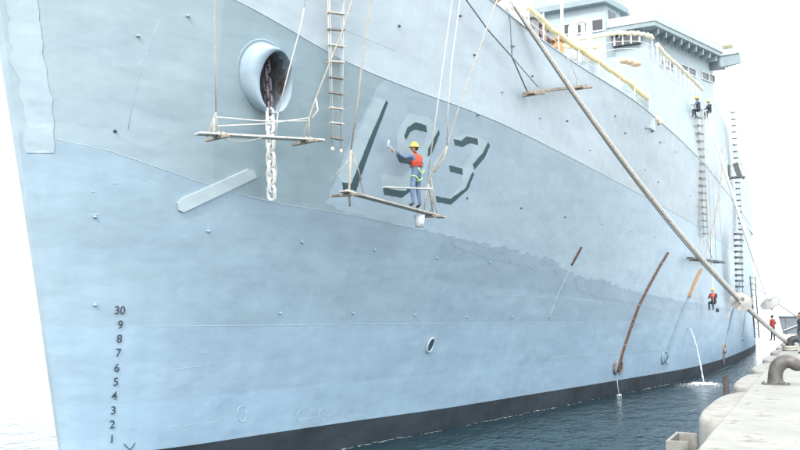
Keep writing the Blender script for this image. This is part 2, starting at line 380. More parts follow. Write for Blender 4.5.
rows=[(const(-1.2),ZB,'boot'),(ZB,const(1.95),'low'),(const(1.95),const(3.62),'low1'),(const(3.62),lambda s:(3.62+LAP(s))/2,'low2'),(lambda s:(3.62+LAP(s))/2,LAP,'low2'),  # lower rows step lighter downward, painting in the water bounce
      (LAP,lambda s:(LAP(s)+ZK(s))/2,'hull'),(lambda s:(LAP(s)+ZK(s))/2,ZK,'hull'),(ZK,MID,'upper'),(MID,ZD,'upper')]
for a,b in zip(cols,cols[1:]):
    for lo,hi,mk in rows:
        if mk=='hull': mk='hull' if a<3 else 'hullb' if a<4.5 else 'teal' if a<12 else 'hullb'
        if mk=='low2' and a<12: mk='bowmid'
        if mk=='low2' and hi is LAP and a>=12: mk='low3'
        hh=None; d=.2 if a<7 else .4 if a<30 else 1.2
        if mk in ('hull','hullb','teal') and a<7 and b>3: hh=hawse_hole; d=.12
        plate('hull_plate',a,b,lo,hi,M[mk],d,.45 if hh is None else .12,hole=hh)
# far side of the hull (mirrored), transom-less stern, deck
def far_side():
    vs=[];fs=[]; ss=[0,.03,.1,.25,.5,1,2,3.5,5,7,9,12,15,18,22,26,30,35,40,50,60,70,80,88,95,103,110,116,122,126,127.5]
    zs=[-1.2,0,1,2.5,4,6,8]
    for s in ss:
        for z in zs+[ZK(s),MID(s),ZD(s)]:
            p=hp(s,z); vs.append((p[0],2*TC-p[1],p[2]))
    W=len(zs)+3
    for i in range(len(ss)-1):
        for j in range(W-1): fs.append((i*W+j,i*W+j+1,(i+1)*W+j+1,(i+1)*W+j))
    fromlists('port_side',vs,fs,M['hull'],ship,True)
    vs=[];fs=[]
    for s in ss:
        z=ZD(s)-.25; p=hp(s,z); vs+=[(p[0],p[1]+.02,z),(p[0],2*TC-p[1]-.02,z)]
    for i in range(len(ss)-1): fs.append((2*i,2*i+2,2*i+3,2*i+1))
    fromlists('main_deck',vs,fs,M['deck'],ship)
    s=127.5; zz=[-1.2,0,2,4,6,8,ZK(s),ZD(s)]; vs=[];fs=[]
    for z in zz: p=hp(s,z); vs+=[p,(p[0],2*TC-p[1],z)]
    for j in range(len(zz)-1): fs.append((2*j,2*j+1,2*j+3,2*j+2))
    fromlists('stern_plate',vs,fs,M['hull'],ship)
far_side()

# painted sheets that follow the plating
def conform(name,polys,off,m,parent=None,step=.6,edge=0):
    """polys: list of loops in (s,z); the first is the outline and the rest are holes"""
    bm=bmesh.new()
    flat=[v for lp in polys for v in lp]
    vs=[bm.verts.new((p[0],p[1],0)) for p in flat]
    for t in tessellate_polygon([[Vector((p[0],p[1],0)) for p in lp] for lp in polys]):
        try: bm.faces.new([vs[i] for i in t])
        except ValueError: pass
    s0=min(p[0] for p in flat); s1=max(p[0] for p in flat); z0=min(p[1] for p in flat); z1=max(p[1] for p in flat)
    k=s0+step/2
    while k<s1:
        bmesh.ops.bisect_plane(bm,geom=bm.verts[:]+bm.edges[:]+bm.faces[:],plane_co=(k,0,0),plane_no=(1,0,0)); k+=step
    k=z0+step/2
    while k<z1:
        bmesh.ops.bisect_plane(bm,geom=bm.verts[:]+bm.edges[:]+bm.faces[:],plane_co=(0,k,0),plane_no=(0,1,0)); k+=step
    bmesh.ops.recalc_face_normals(bm,faces=bm.faces)
    for f in bm.faces:
        if f.normal.z<0: f.normal_flip()
    if edge:
        r=bmesh.ops.extrude_face_region(bm,geom=bm.faces[:])
        for v in r['geom']:
            if isinstance(v,bmesh.types.BMVert): v.co.z=1
        for v in bm.verts: v.co=Vector(H(v.co.x,v.co.y,off if v.co.z>.5 else off-edge))
    else:
        for v in bm.verts: v.co=Vector(H(v.co.x,v.co.y,off))
    return frombm(name,bm,m,parent or ship,not edge,recalc=bool(edge))
def jag(p0,p1,n,amp,seed):
    rnd=random.Random(seed); out=[]
    for i in range(n):
        t=i/n; x=p0[0]+(p1[0]-p0[0])*t; z=p0[1]+(p1[1]-p0[1])*t
        out.append((x+rnd.uniform(-amp,amp)*.6,z+rnd.uniform(-amp,amp)))
    return out
def jagline(pts,per,amp,seed):
    out=[]
    for i in range(len(pts)-1):
        l=math.hypot(pts[i+1][0]-pts[i][0],pts[i+1][1]-pts[i][1]); n=max(1,int(l/per))
        q=jag(pts[i],pts[i+1],n,amp,seed+i); out+= [pts[i]]+q[1:]
    return out+[pts[-1]]
# fresh grey paint round the hull number, rough roller edge at its left and below
left=[(8.211,10.292),(7.765,9.875),(7.61,9.48),(7.471,9.015),(7.213,8.43),(7.065,7.787),(6.906,7.266),(6.766,6.772)]
bot=[(6.772,6.747),(7.516,6.619),(9.841,6.511),(12.355,6.395),(15.518,6.17),(17.807,6.105),(20.637,5.807),(25.216,5.283),(31.007,5.074),(38.75,4.803),(53.653,4.624),(74.837,4.487)]
top=[(s,ZK(s)-.03) for s in [9.0+i*2.4 for i in range(int((bot[-1][0]-9)/2.4)+1)]]
loop=jagline(left,.10,.06,3)+jagline(bot,.14,.06,5)[1:]+top[::-1]
loop=[(a,min(b,ZK(a)-.03)) for a,b in loop]
conform('paint_patch',[loop],.004,M['fresh'],step=.4)
# pale primer patch on the stem
lp=[(0.35,10.496),(0.347,10.093),(0.337,9.765),(0.35,9.418),(0.345,8.99),(0.362,8.699),(0.377,8.367),(0.385,8.112),(0.39,7.817),(0.361,7.417),(0.341,7.156)]
rp=[(0.049,7.145),(0.057,7.601),(0.075,8.094),(0.065,8.488),(0.044,8.785),(0.03,9.08),(0.03,9.372),(0.037,9.663),(0.056,10.182)]
conform('paint_patch',[jagline(lp+rp+[lp[0]],.12,.05,11)[:-1]],.014,M['pale'],step=.15)
# darker old paint left by brush marks below the fresh coat
for k,(pts) in enumerate(([(12.355,6.395),(13.521,6.327),(15.471,6.269),(17.768,6.176),(20.507,6.037),(20.578,5.567),(18.033,5.677),(15.706,5.769),(13.666,5.982),(12.557,6.162)],[(22.314,5.478),(25.075,5.545),(29.701,5.139),(34.597,4.785),(41.355,4.356),(34.783,4.13),(29.681,4.496),(25.482,4.752),(22.879,4.994)])):
    conform('brush_edge',[jagline(pts+[pts[0]],.25,.09,30+k)[:-1]],.006,M['low3'],step=.5)
conform('doubler_plate',[[(2.499,6.345),(2.61,6.465),(4.172,7.292),(4.368,7.273),(4.439,7.145),(2.633,6.163),(2.521,6.196)]],.05,M['pale2'],step=.3,edge=.05)
# hull number 193: pale figures with dark shadow edges
Z=lambda pts:pts
nums=[[[(7.741,9.578),(8.165,9.587),(7.57,7.387),(7.209,7.38),(7.028,7.508)]],
 [[(8.819,8.883),(9.092,9.433),(9.967,9.489),(10.484,9.259),(10.472,8.462),(10.274,7.824),(9.746,7.425),(8.802,7.421),(8.558,7.788),(9.476,7.803),(9.837,8.124),(9.211,8.17)],[(9.259,8.76),(9.358,8.987),(9.568,9.101),(10.051,9.104),(10.079,8.731),(9.58,8.652)]],
 [[(11.267,9.143),(11.829,9.35),(12.406,9.39),(13.141,9.308),(13.252,8.907),(12.75,8.444),(12.831,8.064),(11.951,7.359),(11.251,7.312),(11.134,7.473),(11.889,7.501),(12.291,8.025),(12.145,8.213),(11.5,8.242),(11.424,8.403),(12.101,8.412),(12.325,8.826),(12.349,9.091),(11.759,9.083),(11.357,8.961)]]]
for p in nums: conform('hull_numeral',[jagline(l+[l[0]],.09,.012,k_)[:-1] for k_,l in enumerate(p)],.006,M['num'],step=.4)
shad=[[(8.169,9.585),(8.261,9.531),(7.773,7.18),(7.308,7.171),(7.205,7.379),(7.552,7.385)],
[(9.475,9.269),(9.93,9.265),(10.048,9.101),(9.573,9.089),(9.356,8.984),(9.264,8.758),(9.16,8.852),(9.201,9.083)],
[(10.521,9.251),(10.618,9.145),(10.499,8.613),(10.348,8.48),(10.28,8.689)],
[(8.997,8.351),(9.945,8.333),(9.953,8.167),(9.219,8.171)],
[(8.787,7.43),(9.748,7.459),(9.91,7.575),(10.076,7.542),(9.669,7.258),(8.9,7.25)],
[(11.291,9.125),(11.694,9.137),(11.893,9.301),(12.458,9.327),(12.595,9.163),(12.163,9.139),(11.816,8.983),(11.44,8.969)],
[(13.071,9.326),(13.229,9.248),(13.155,8.901),(12.755,8.445),(12.586,8.596),(12.954,8.99)],
[(11.417,8.397),(12.107,8.41),(12.229,8.23),(11.547,8.24)],
[(12.689,8.397),(12.814,8.309),(12.704,7.861),(12.008,7.314),(11.275,7.314),(11.157,7.479),(11.894,7.478),(12.546,7.875)]]
for p in shad: conform('numeral_shadow',[jagline(p+[p[0]],.09,.010,21)[:-1]],.009,M['shadow'],step=.4)
# chipped flecks and short scratches in the paint
def flecks(zones):
    rnd=random.Random(41); vs=[];fs=[]
    for (cs,cz,rs,rz,n) in zones:
        for i in range(n):
            s=max(.3,rnd.gauss(cs,rs)); z=min(ZK(s)-.1,max(1,rnd.gauss(cz,rz))); l=rnd.uniform(.01,.05)*(1.8 if rnd.random()<.1 else .8); h=rnd.uniform(.006,.018); k=len(vs); t=rnd.uniform(-.3,.3)*l
            vs+=[H(s-l,z-h-t,.010),H(s+l,z-h*.6+t,.010),H(s+l*.8,z+h+t,.010),H(s-l*.7,z+h*.8-t,.010)]; fs.append((k,k+1,k+2,k+3))
    o=fromlists('paint_flecks',vs,fs,M['bead'],ship); o['kind']='stuff'
flecks([((2.615,2.655)[0],(2.615,2.655)[1],.35,.22,30),((0.809,6.25)[0],(0.809,6.25)[1],.25,.5,6),((6.11,5.298)[0],4.6,2.5,1.2,25),((13.335,3.399)[0],3.2,4,1.2,25)])
# draft marks
def text_mesh(body,size):
    cu=bpy.data.curves.new('t','FONT'); cu.body=body; cu.size=size; cu.align_x='CENTER'; cu.align_y='CENTER'; cu.offset=.002
    o=bpy.data.objects.new('t',cu); C.objects.link(o); dg=bpy.context.evaluated_depsgraph_get()
    me=bpy.data.meshes.new_from_object(o.evaluated_get(dg)); bpy.data.objects.remove(o); bpy.data.curves.remove(cu); return me
marks=[('30',(1.172,3.96)),('9',(1.158,3.65)),('8',(1.114,3.351)),('7',(1.069,3.051)),('6',(1.011,2.73)),('5',(0.965,2.431)),('4',(0.908,2.132)),('3',(0.86,1.822)),('2',(0.811,1.523)),('1',(0.771,1.212))]
for t,(s,z) in marks:
    me=text_mesh(t,.25)
    for v in me.vertices:
        x,y=v.co.x,v.co.y; v.co=Vector(H(s+x*.9+y*.14,z+y,.03))
    link('draft_mark',me,M['digit'],ship)
def bead(pts,r=.006,name='weld_bead',m='bead',seg=.4):
    out=[]
    for a,b in zip(pts,pts[1:]):
        n=max(1,int(math.hypot(b[0]-a[0],b[1]-a[1])/seg))
        for i in range(n): t=i/n; out.append(H(a[0]+(b[0]-a[0])*t,a[1]+(b[1]-a[1])*t,r*.2))
    out.append(H(*pts[-1],r*.2)); return tube(name,out,r,M[m],ship,5)
bead([(.25+i*1.5,3.62) for i in range(55)],.006)
bead([(s,LAP(s)) for s in [.4+i*.8 for i in range(60)]],.008)
bead([(s,ZK(s)) for s in [.4+i*1.0 for i in range(80)]],.012)
bead([(s,ZD(s)) for s in [.4+i*1.0 for i in range(110)]],.03)
for pl in ([(8.234,8.747),(9.921,8.679),(12.996,8.629),(16.382,8.455),(23.286,8.183)],[(6.527,10.908),(7.392,10.89),(8.355,10.856)],[(0.05,8.194),(0.18,8.114),(0.357,8.09)],[(0.083,3.408),(0.45,3.383)],[(-0.003,1.756),(0.268,1.834)],[(2.071,1.339),(2.671,1.32),(3.423,1.31),(3.685,1.405)],
   [(2.156,10.092),(2.018,9.665),(1.857,9.194),(1.663,8.393),(1.553,7.765)],[(22.116,2.14),(26.41,2.112),(35.147,2.072),(52.862,1.94)],[(2.221,2.628),(3.474,2.707)],[(6.484,1.032),(8.178,1.029)],[(15.361,4.608),(19.397,4.624),(25.587,4.528)]):
    bead(pl,.005)
bead([(lambda c,a:(c[0]+.17*math.cos(a),c[1]+.2*math.sin(a)))((4.325,1.414),R(50+i*24)) for i in range(15)],.008)
for c in ((6.485,1.115),(7.395,1.078)): bead([(c[0]+.12*math.cos(R(60+i*26)),c[1]+.17*math.sin(R(60+i*26))) for i in range(10)],.008)
for pl in ([(1.006,1.078),(1.118,0.933),(1.243,1.073)],): bead(pl,.014,'load_mark','digit')
# pad eyes welded to the plating
def pad_eye(s,z,r=.03):
    bm=bmesh.new(); p=Vector(H(s,z,0)); n=Vector(hn(s,z)); cyl_into(bm,p,p+n*.03,r*1.3,r,8)
    u=n.cross(Vector((0,0,1))).normalized(); c=p+n*.03; tube_into(bm,[c+u*r*math.cos(R(a))+n*r*1.2*math.sin(R(a)) for a in range(0,181,45)],r*.35,5)
    frombm('pad_eye',bm,M['low'] if z<LAP(s) else M['shadow'] if int(s*7)%2 else M['hull'],ship,True)
for s,z in [(0.729,4.073),(5.574,3.928),(8.436,3.942),(11.321,3.894),(14.247,3.834),(17.393,3.837),(20.538,3.841),(1.319,7.712),(0.868,5.906),(3.242,5.794),(6.106,5.753),(8.972,5.74),(11.923,5.686),(15.04,5.733),(18.487,5.774),(12.773,7.601),(16.214,7.66),(19.899,7.72),(23.813,7.823),(27.805,7.882),(32.08,7.963),(8.46,11.512),(11.113,12.5),(11.858,11.609),(15.369,11.82),(22.492,11.934),(19.052,11.901),(24.418,13.154),(2.648,10.273),(1.78,9.699),(23.886,11.532),(20.587,10.306),(18.218,10.927),(16.066,10.612),(13.484,10.902),(27.721,10.618),(32.685,12.256),(38.9,10.875),(30.49,10.472)]: pad_eye(s,z)
for s,z in [(14.023,12.421),(12.128,9.969),(27.396,12.264),(29.172,12.107),(26.386,12.2)]: pad_eye(s,z,.06)

# hawse pipe: bulging bolster, throat running back into the hull
def hawse():
    ex=[(4.366,9.339),(4.544,9.353)]
    (so,zo),(si,zi)=ex
    nb=48
    rings=[(1.0,0,-.02),(.94,0,.08),(.82,0,.2),(.66,0,.29),(.46,0,.32),(.26,0,.29),(.1,0,.2),(0,0,.07),(-.06,0,-.15),(-.1,0,-.5),(-.12,0,-1.1)]
    vs=[];fs=[]
    for (k,_,h) in rings:
        for i in range(nb):
            a=2*math.pi*i/nb; ca,sa=math.cos(a),math.sin(a)
            # outer oval leans forward, inner throat is narrower and drops lower
            o=(so+.60*ca-.08*sa, zo+.74*sa); 
            q=(si+.34*ca+.05*sa, zi+(.60 if sa>0 else .66)*sa)
            s=q[0]+(o[0]-q[0])*k; z=q[1]+(o[1]-q[1])*k
            hh=h*(1+.35*max(0,-sa)) if k>0 else h
            if k>=0 and sa<-.9: hh-= .10*(1-k)
            vs.append(H(s,z,hh))
    for j in range(len(rings)-1):
        for i in range(nb):
            fs.append((j*nb+i,j*nb+(i+1)%nb,(j+1)*nb+(i+1)%nb,(j+1)*nb+i))
    J=7
    b=fromlists('hawse_pipe',vs[:(J+1)*nb],[f for f in fs if max(f)<(J+1)*nb],M['hawseb'],ship,True)
    t=fromlists('hawse_throat',vs[J*nb:],[tuple(i-J*nb for i in f) for f in fs if min(f)>=J*nb]+[tuple(range((len(rings)-1-J)*nb,(len(rings)-J)*nb))],M['hawse'],ship,True)
    bead([(so+.66*math.cos(R(a))-.08*math.sin(R(a)),zo+.80*math.sin(R(a))) for a in range(0,361,12)],.012,seg=9)
hawse()
# overboard scupper
def scupper(s,z,rx,rz):
    vs=[];fs=[];nb=20
    for k,h in ((1.25,0),(1.2,.05),(1.0,.05),(.95,-.04)):
        for i in range(nb):
            a=2*math.pi*i/nb; vs.append(H(s+rx*k*math.cos(a)+.3*rz*k*math.sin(a),z+rz*k*math.sin(a),h+.008))
    for j in range(3):
        for i in range(nb): fs.append((j*nb+i,j*nb+(i+1)%nb,(j+1)*nb+(i+1)%nb,(j+1)*nb+i))
    o=fromlists('scupper',vs,fs,M['pale'],ship,True)
    v2=[H(s+rx*math.cos(2*math.pi*i/nb)+.3*rz*math.sin(2*math.pi*i/nb),z+rz*math.sin(2*math.pi*i/nb),.012) for i in range(nb)]
    fromlists('opening',v2,[tuple(range(nb))],M['digit'],o)
scupper(*(12.32,2.921),.15,.21)

# slanting bars welded to the side, ringed at their feet
def bar(pts,r,m,name='side_bar',ring=True,ringm=None,m2=None,cut=None):
    P=[H(s,z,r*.6) for s,z in pts]
    out=[]
    for i in range(len(pts)-1):
        for t in (0,.25,.5,.75): out.append(H(pts[i][0]+(pts[i+1][0]-pts[i][0])*t,pts[i][1]+(pts[i+1][1]-pts[i][1])*t,r*.6))
    out.append(H(*pts[-1],r*.6))
    o=tube(name,out,r,m,ship,8)
    if ring:
        s,z=pts[-1]
        for q in (-1,1):
            rp=[H(s+q*.22+.30*math.cos(R(a)),z+.25+.34*math.sin(R(a)),.06) for a in (range(-80,81,20) if q>0 else range(100,261,20))]
            tube('ring_clamp',rp,.05,ringm or m,ship,6)
    return o
bar([(34.969,7.347),(33.692,6.577),(32.18,5.466),(30.958,4.413),(30.113,3.296),(29.257,2.108),(28.714,1.133)],.075,M['rust'],ringm=M['rust2'])
bar([(44.482,6.908),(43.374,6.535),(41.806,5.724),(40.73,5.082)],.10,M['orust'],ring=False)
bar([(40.73,5.082),(39.53,4.399),(38.073,3.332),(36.584,2.199),(35.893,1.309)],.065,M['bluebar'],ringm=M['low3'])
bar([(22.19,6.743),(21.907,6.359),(21.623,5.978)],.05,M['rust'],ring=False)
bar([(21.623,5.978),(21.291,5.315),(20.863,4.614),(20.554,3.8)],.02,M['fresh'],ring=False)
bar([(70.852,7.071),(65.442,5.379),(59.986,3.636),(56.383,2.08),(54.801,1.196)],.10,M['bluebar'],ringm=M['orust'])
bar([(80.165,5.669),(74.084,3.605),(70.2,1.747)],.09,M['bluebar'],ring=False)
for a,b in ([(27.69,7.826),(27.179,7.283)],[(28.341,5.959),(27.764,5.416)],[(30.496,6.109),(29.819,5.537)]): bar([a,b],.014,M['low3'],ring=False,name='scrape_bar')
conform('rust_stain',[[(c_[0]+.55*math.cos(R(a)),c_[1]+.42*math.sin(R(a))*(1.5 if a>180 else 1)) for a in range(0,360,24) for c_ in ((54.395,0.905),)]],.02,M['rust2'],step=.6)

# ------------------------------------------------------------------ deck edge: chock, rails, canvas rolls, machinery
edge_px=[(13.991,13.378),(15.119,13.17),(16.153,13.065),(17.266,13.024),(18.881,12.979),(20.624,12.885),(22.598,12.757),(24.348,12.694),(26.597,12.703)]
rail=fromlists('guard_rail',[(0,0,0)],[],M['white'],ship)
for i,(s,z) in enumerate(edge_px):
    p=Vector(H(s,ZD(s)-.02,0)); tube('stanchion',[p+Vector((0,.04,0)),p+Vector((0,.04,1.05))],.028,M['white'],rail,6)
pts=[Vector(H(s,ZD(s),0)) for s,z in edge_px]
for h in (.35,.68): tube('rail_wire',[p+Vector((0,.04,h)) for p in pts],.012,M['white'],rail,5)
def roll(pts,r,m,name='canvas_roll',seed=0):
    rnd=random.Random(seed); out=[];rs=[]
    pts=[Vector(p) for p in pts]
    for a,b in zip(pts,pts[1:]):
        n=max(2,int((b-a).length/.3))
        for i in range(n): out.append(a.lerp(b,i/n)-Vector((0,0,.04*math.sin(math.pi*i/n)))+Vector((0,rnd.uniform(-.02,.02),rnd.uniform(-.02,.02)))); rs.append(r*rnd.uniform(.85,1.12))
    out.append(pts[-1]); rs.append(r*.8)
    return tube(name,out,rs,m,ship,10)
roll([(24.448,7.802,14.001),(25.634,7.59,13.892),(26.925,7.366,13.744),(28.562,7.075,13.69),(30.309,6.744,13.655),(31.551,6.515,13.613),(33.414,6.215,13.576),(36.071,5.947,13.561)],.11,M['yellow'],seed=1)
# fairlead chock that the hawser leaves by
ck=(23.379,7.924,13.442)
bm=bmesh.new(); cc=Vector(ck)+Vector((0,.05,.15)); tube_into(bm,[cc+Vector((.34*math.cos(R(a)),0,.24*math.sin(R(a)))) for a in range(0,361,20)],.07,8); frombm('fairlead',bm,M['white'],ship,True)
bm=bmesh.new()
for q in ((-.9,0),(-.6,.3),(-1.3,.2),(.6,.2)): sphere_into(bm,cc+Vector((q[0],q[1]+.2,.1)),.3,.3,.22,10,6)
frombm('coiled_canvas',bm,M['orange'],ship,True)
# bitts, windlass and ventilators on the foredeck
for k,(px,c) in enumerate((((27.12,8.401,14.542),'steel'),((27.741,8.294,14.468),'rust2'),((28.652,8.221,14.563),'steel'),((28.272,7.817,13.986),'orust'))):
    bm=bmesh.new(); b=Vector(px); zd=12.75
    cyl_into(bm,(b.x,b.y,zd),(b.x,b.y,b.z),.2,.2,12); cyl_into(bm,(b.x,b.y,b.z),(b.x,b.y,b.z+.1),.28,.28,12); cyl_into(bm,(b.x-.5,b.y,b.z-.35),(b.x+.5,b.y,b.z-.35),.1,.1,8)
    frombm('bitt',bm,M[c],ship,True)
for px in (537,548,556):
    pass
wl=(30.457,8.944,15.359)
bm=bmesh.new(); b=Vector(wl); cyl_into(bm,b+Vector((-.7,0,-.3)),b+Vector((.7,0,-.3)),.26,.26,16); cyl_into(bm,b+Vector((-.85,0,-.3)),b+Vector((-.7,0,-.3)),.36,.36,16); cyl_into(bm,b+Vector((.7,0,-.3)),b+Vector((.85,0,-.3)),.36,.36,16)
box_into(bm,(b.x,b.y,12.75+(b.z-.3-12.75)/2),1.2,.5,b.z-.3-12.75,None,.03); frombm('windlass',bm,M['steel'],ship)
def arch(x0,x1,ytop,ybase,out,r,m='white'):
    a=Vector(x0); b=Vector(x1); h=ytop
    pts=[a]; n=8; rad=(b-a).length/2; mid=(a+b)/2; top=h
    pts=[Vector((a.x,a.y,a.z)),Vector((a.x,a.y,top-rad*.6))]
    for i in range(1,n): t=math.pi*(1-i/n); pts.append(Vector((mid.x+(b.x-a.x)/2*math.cos(t),mid.y+(b.y-a.y)/2*math.cos(t),top-rad*.6+rad*.6*math.sin(t))))
    # order runs a->b
    pts=[pts[0],pts[1]]+pts[2:]
    pts+= [Vector((b.x,b.y,top-rad*.6)),Vector((b.x,b.y,b.z))]
    return tube('pipe_arch',pts,r,M[m],ship,8)
arch((34,8.657,15.109),(34,7.999,14.92),(34,8.299,16.878)[2],0,None,.13)
arch((36.5,9.485,15.969),(36.5,8.869,15.779),(36.5,8.912,17.741)[2],0,None,.10)
tube('jack_staff',[(30,9.512,15.137),(30,9.503,17.824)],.05,M['white'],ship,6)
for a,b in (((38,10.309,17.253),(38,10.24,20.146)),): tube('vent_pole',[a,b],.07,M['white'],ship,6)
# second level: breakwater wall with its curved deck edge
# raised wall: front face square to the ship, side face flush with the hull flare
UZ=(37.5,6.129,15.471)[2]
def up_z(s): return UZ if s<30 else UZ+min(1.9,(s-30)*.12)
SU=27.4
def raised():
    ss=[SU+i*.8 for i in range(32)]; vs=[];fs=[]
    for s in ss:
        zb=ZD(s)-.02; p=hp(s,zb)
        for j in range(5): t=j/4; vs.append((p[0],p[1]+.004,zb+(up_z(s)-zb)*t))
    for i in range(len(ss)-1):
        for j in range(4): fs.append((i*5+j,(i+1)*5+j,(i+1)*5+j+1,i*5+j+1))
    fromlists('raised_side',vs,fs,M['house'],ship,True)
    p=hp(SU,ZD(SU)); 
    # rounded forward corner then the front bulkhead running inboard
    out=[];n=8;r=1.6
    for i in range(n+1):
        a=R(90*i/n); out.append((p[0]-r*math.sin(a)*.9,p[1]+.004+r*(1-math.cos(a))))
    out.append((p[0]-r*.9,2*TC-p[1]-2))
    vs=[];fs=[]
    for (x,y) in out: vs+=[(x,y,ZD(SU)-.6),(x,y,UZ)]
    for i in range(len(out)-1): fs.append((2*i+2,2*i,2*i+1,2*i+3))
    fromlists('breakwater_wall',vs,fs,M['house'],ship,True)
    dk=[(x,y,UZ-.03) for x,y in out]+[(p[0]+25,2*TC-p[1]-2,UZ-.03),(p[0]+25,hp(SU+24.8,ZD(SU+24.8))[1]+.03,UZ-.03)]+[(hp(s,ZD(s))[0],hp(s,ZD(s))[1]+.03,UZ-.03) for s in ss[::-1][1:]]
    fromlists('upper_deck',dk,[tuple(range(len(dk)))],M['deck'],ship)
    return out
fo=raised()
# upper rail: stanchions, wires and a padded top roll
path=[Vector((x,y,UZ)) for x,y in fo[:-1][::-1]]
front_end=Vector((fo[-2][0],fo[-2][1]+7.5,UZ))
path=[front_end]+path
sidepts=[]
for s in [SU+1.2+i*1.5 for i in range(11)]:
    p=hp(s,ZD(s)); sidepts.append(Vector((p[0],p[1]+.05,up_z(s))))
up_rail=fromlists('upper_guard_rail',[(0,0,0)],[],M['white'],ship)
allp=path+sidepts
acc=0; last=None
for a,b in zip(allp,allp[1:]):
    l=(b-a).length; n=max(1,round(l/1.4)) if l>1 else 0
    for i in range(n):
        p=a.lerp(b,i/n); tube('stanchion',[p,p+Vector((0,0,1.1))],.03,M['white'],up_rail,6)
for h in (.35,.7): tube('rail_wire',[p+Vector((0,0,h)) for p in allp],.014,M['white'],up_rail,5)
roll([p+Vector((0,-.02,1.1)) for p in path],.10,M['cream'],seed=4)
roll([p+Vector((0,-.02,1.15)) for p in sidepts],.10,M['cream'],'padded_roll',seed=5)
roll([(34.5,9.587,16.144),(34.8,8.981,16.047),(35,8.215,15.941),(35.2,7.81,16.033)],.12,M['yellow'],seed=8)
bm=bmesh.new()
for q in ((34.5,6.597,14.902),(34.7,6.172,14.763),(34.6,6.362,14.851)): sphere_into(bm,q,.25,.25,.12,10,6)
frombm('coiled_canvas',bm,M['orange'],ship,True)
bm=bmesh.new()
for q in ((37.537,5.854,13.252),(37.088,5.838,12.865),(37.665,5.756,12.844)): sphere_into(bm,q,.2,.12,.2,10,6)
frombm('coiled_canvas',bm,M['orange'],ship,True)

# deckhouse: front wall, slanted corner face, side wall, roof with ribbed eaves
A=Vector((49.36,7.55,0)); B=Vector((57.6,4.46,0)); RZ=22.0
WA=Vector((50.3,8.15,0)); WB=Vector((57.75,5.36,0))
house=fromlists('deckhouse',[(0,0,0)],[],M['house'],ship)
def vwall(name,p,q,z0,z1,th,m,par):
    p=Vector(p);q=Vector(q); d=(q-p).normalized(); nrm=Vector((d.y,-d.x,0)); c=(p+q)/2-nrm*th/2
    return box(name,(c.x,c.y,(z0+z1)/2),(q-p).length,th,z1-z0,m,par,frame((p.x,p.y,0),(q.x,q.y,0)))
vwall('front_wall',(WA.x,22,0),(WA.x,WA.y,0),12.7,RZ-.3,.3,M['house'],house)
vwall('corner_wall',WA,WB,12.9,RZ-.3,.3,M['house'],house)
side=vwall('side_wall',(WB.x+.002,5.36,0),(100,5.36,0),13.3,19.6,.3,M['house'],house)
vwall('side_wall',(WB.x+.002,5.365,0),(60.5,5.365,0),19.6,RZ-.3,.3,M['house'],house)
# roof slab with fascia
vs=[(A.x,22,RZ),(A.x,A.y,RZ),(B.x,B.y,RZ),(61,4.46,RZ),(61,22,RZ)]
def prism(name,poly,z0,z1,m,par):
    n=len(poly); v=[(p[0],p[1],z0) for p in poly]+[(p[0],p[1],z1) for p in poly]
    f=[tuple(range(n))[::-1],tuple(range(n,2*n))]+[(i,(i+1)%n,(i+1)%n+n,i+n) for i in range(n)]
    bm=bmesh.new(); vv=[bm.verts.new(p) for p in v]
    for q in f: bm.faces.new([vv[i] for i in q])
    return frombm(name,bm,m,par)
prism('roof',vs,RZ-.02,RZ+.55,M['fascia'],house)
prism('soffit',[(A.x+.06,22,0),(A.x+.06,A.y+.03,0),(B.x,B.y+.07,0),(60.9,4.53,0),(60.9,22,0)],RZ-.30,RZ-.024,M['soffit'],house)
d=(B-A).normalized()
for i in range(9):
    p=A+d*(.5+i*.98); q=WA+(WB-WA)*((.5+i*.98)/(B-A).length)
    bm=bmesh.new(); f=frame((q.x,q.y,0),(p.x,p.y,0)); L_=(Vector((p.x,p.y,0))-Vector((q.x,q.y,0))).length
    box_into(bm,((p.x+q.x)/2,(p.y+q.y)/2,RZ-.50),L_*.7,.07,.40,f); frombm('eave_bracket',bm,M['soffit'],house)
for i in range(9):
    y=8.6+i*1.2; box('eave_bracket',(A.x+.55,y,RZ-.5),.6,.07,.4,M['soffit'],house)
# parapet lip
# windows in the slanted face
WN=Vector((d.y,-d.x,0))
def window(px0,px1,y0,y1,p,q,par,name='window',mull=0):
    pass
def win(a,b,h0,h1,name='window'):
    """a,b: metres along the slanted wall, h0,h1 heights"""
    dd=(WB-WA).normalized(); nn=Vector((dd.y,-dd.x,0)); f=frame(WA,WB)
    c=WA+dd*(a+b)/2
    bm=bmesh.new()
    for (u,v,su,sv) in (((a+b)/2,h0-.03,b-a+.12,.06),((a+b)/2,h1+.03,b-a+.12,.06),(a-.03,(h0+h1)/2,.06,h1-h0),(b+.03,(h0+h1)/2,.06,h1-h0)):
        p=WA+dd*u+nn*.03; box_into(bm,(p.x,p.y,v),su,.1,sv,f)
    fr=frombm('window_frame',bm,M['frame'],house)
    p=WA+dd*((a+b)/2)+nn*.012; g=box(name,(p.x,p.y,(h0+h1)/2),b-a,.03,h1-h0,M['glass'],house,f)
def along(p):
    dd=(WB-WA).normalized(); return (Vector((p[0],p[1],0))-WA).dot(dd)
WINS=[((51.627,7.653,20.213),(52.123,7.467,19.835)),((52.387,7.369,20.262),(53.011,7.135,19.874)),((54.02,6.757,20.411),(54.794,6.467,19.975)),((54.955,6.407,20.423),(55.814,6.085,19.996)),((56.704,5.752,20.511),(57.533,5.441,20.059)),((57.712,5.374,20.561),(58.355,5.134,20.094))]
for a,b in WINS: win(along(a),along(b),b[2],a[2])
SL=((56.728,5.743,21.575),(58.342,5.138,21.494))
win(along(SL[0]),along(SL[1]),SL[1][2]+.15,SL[0][2]-.1,'slot_window')
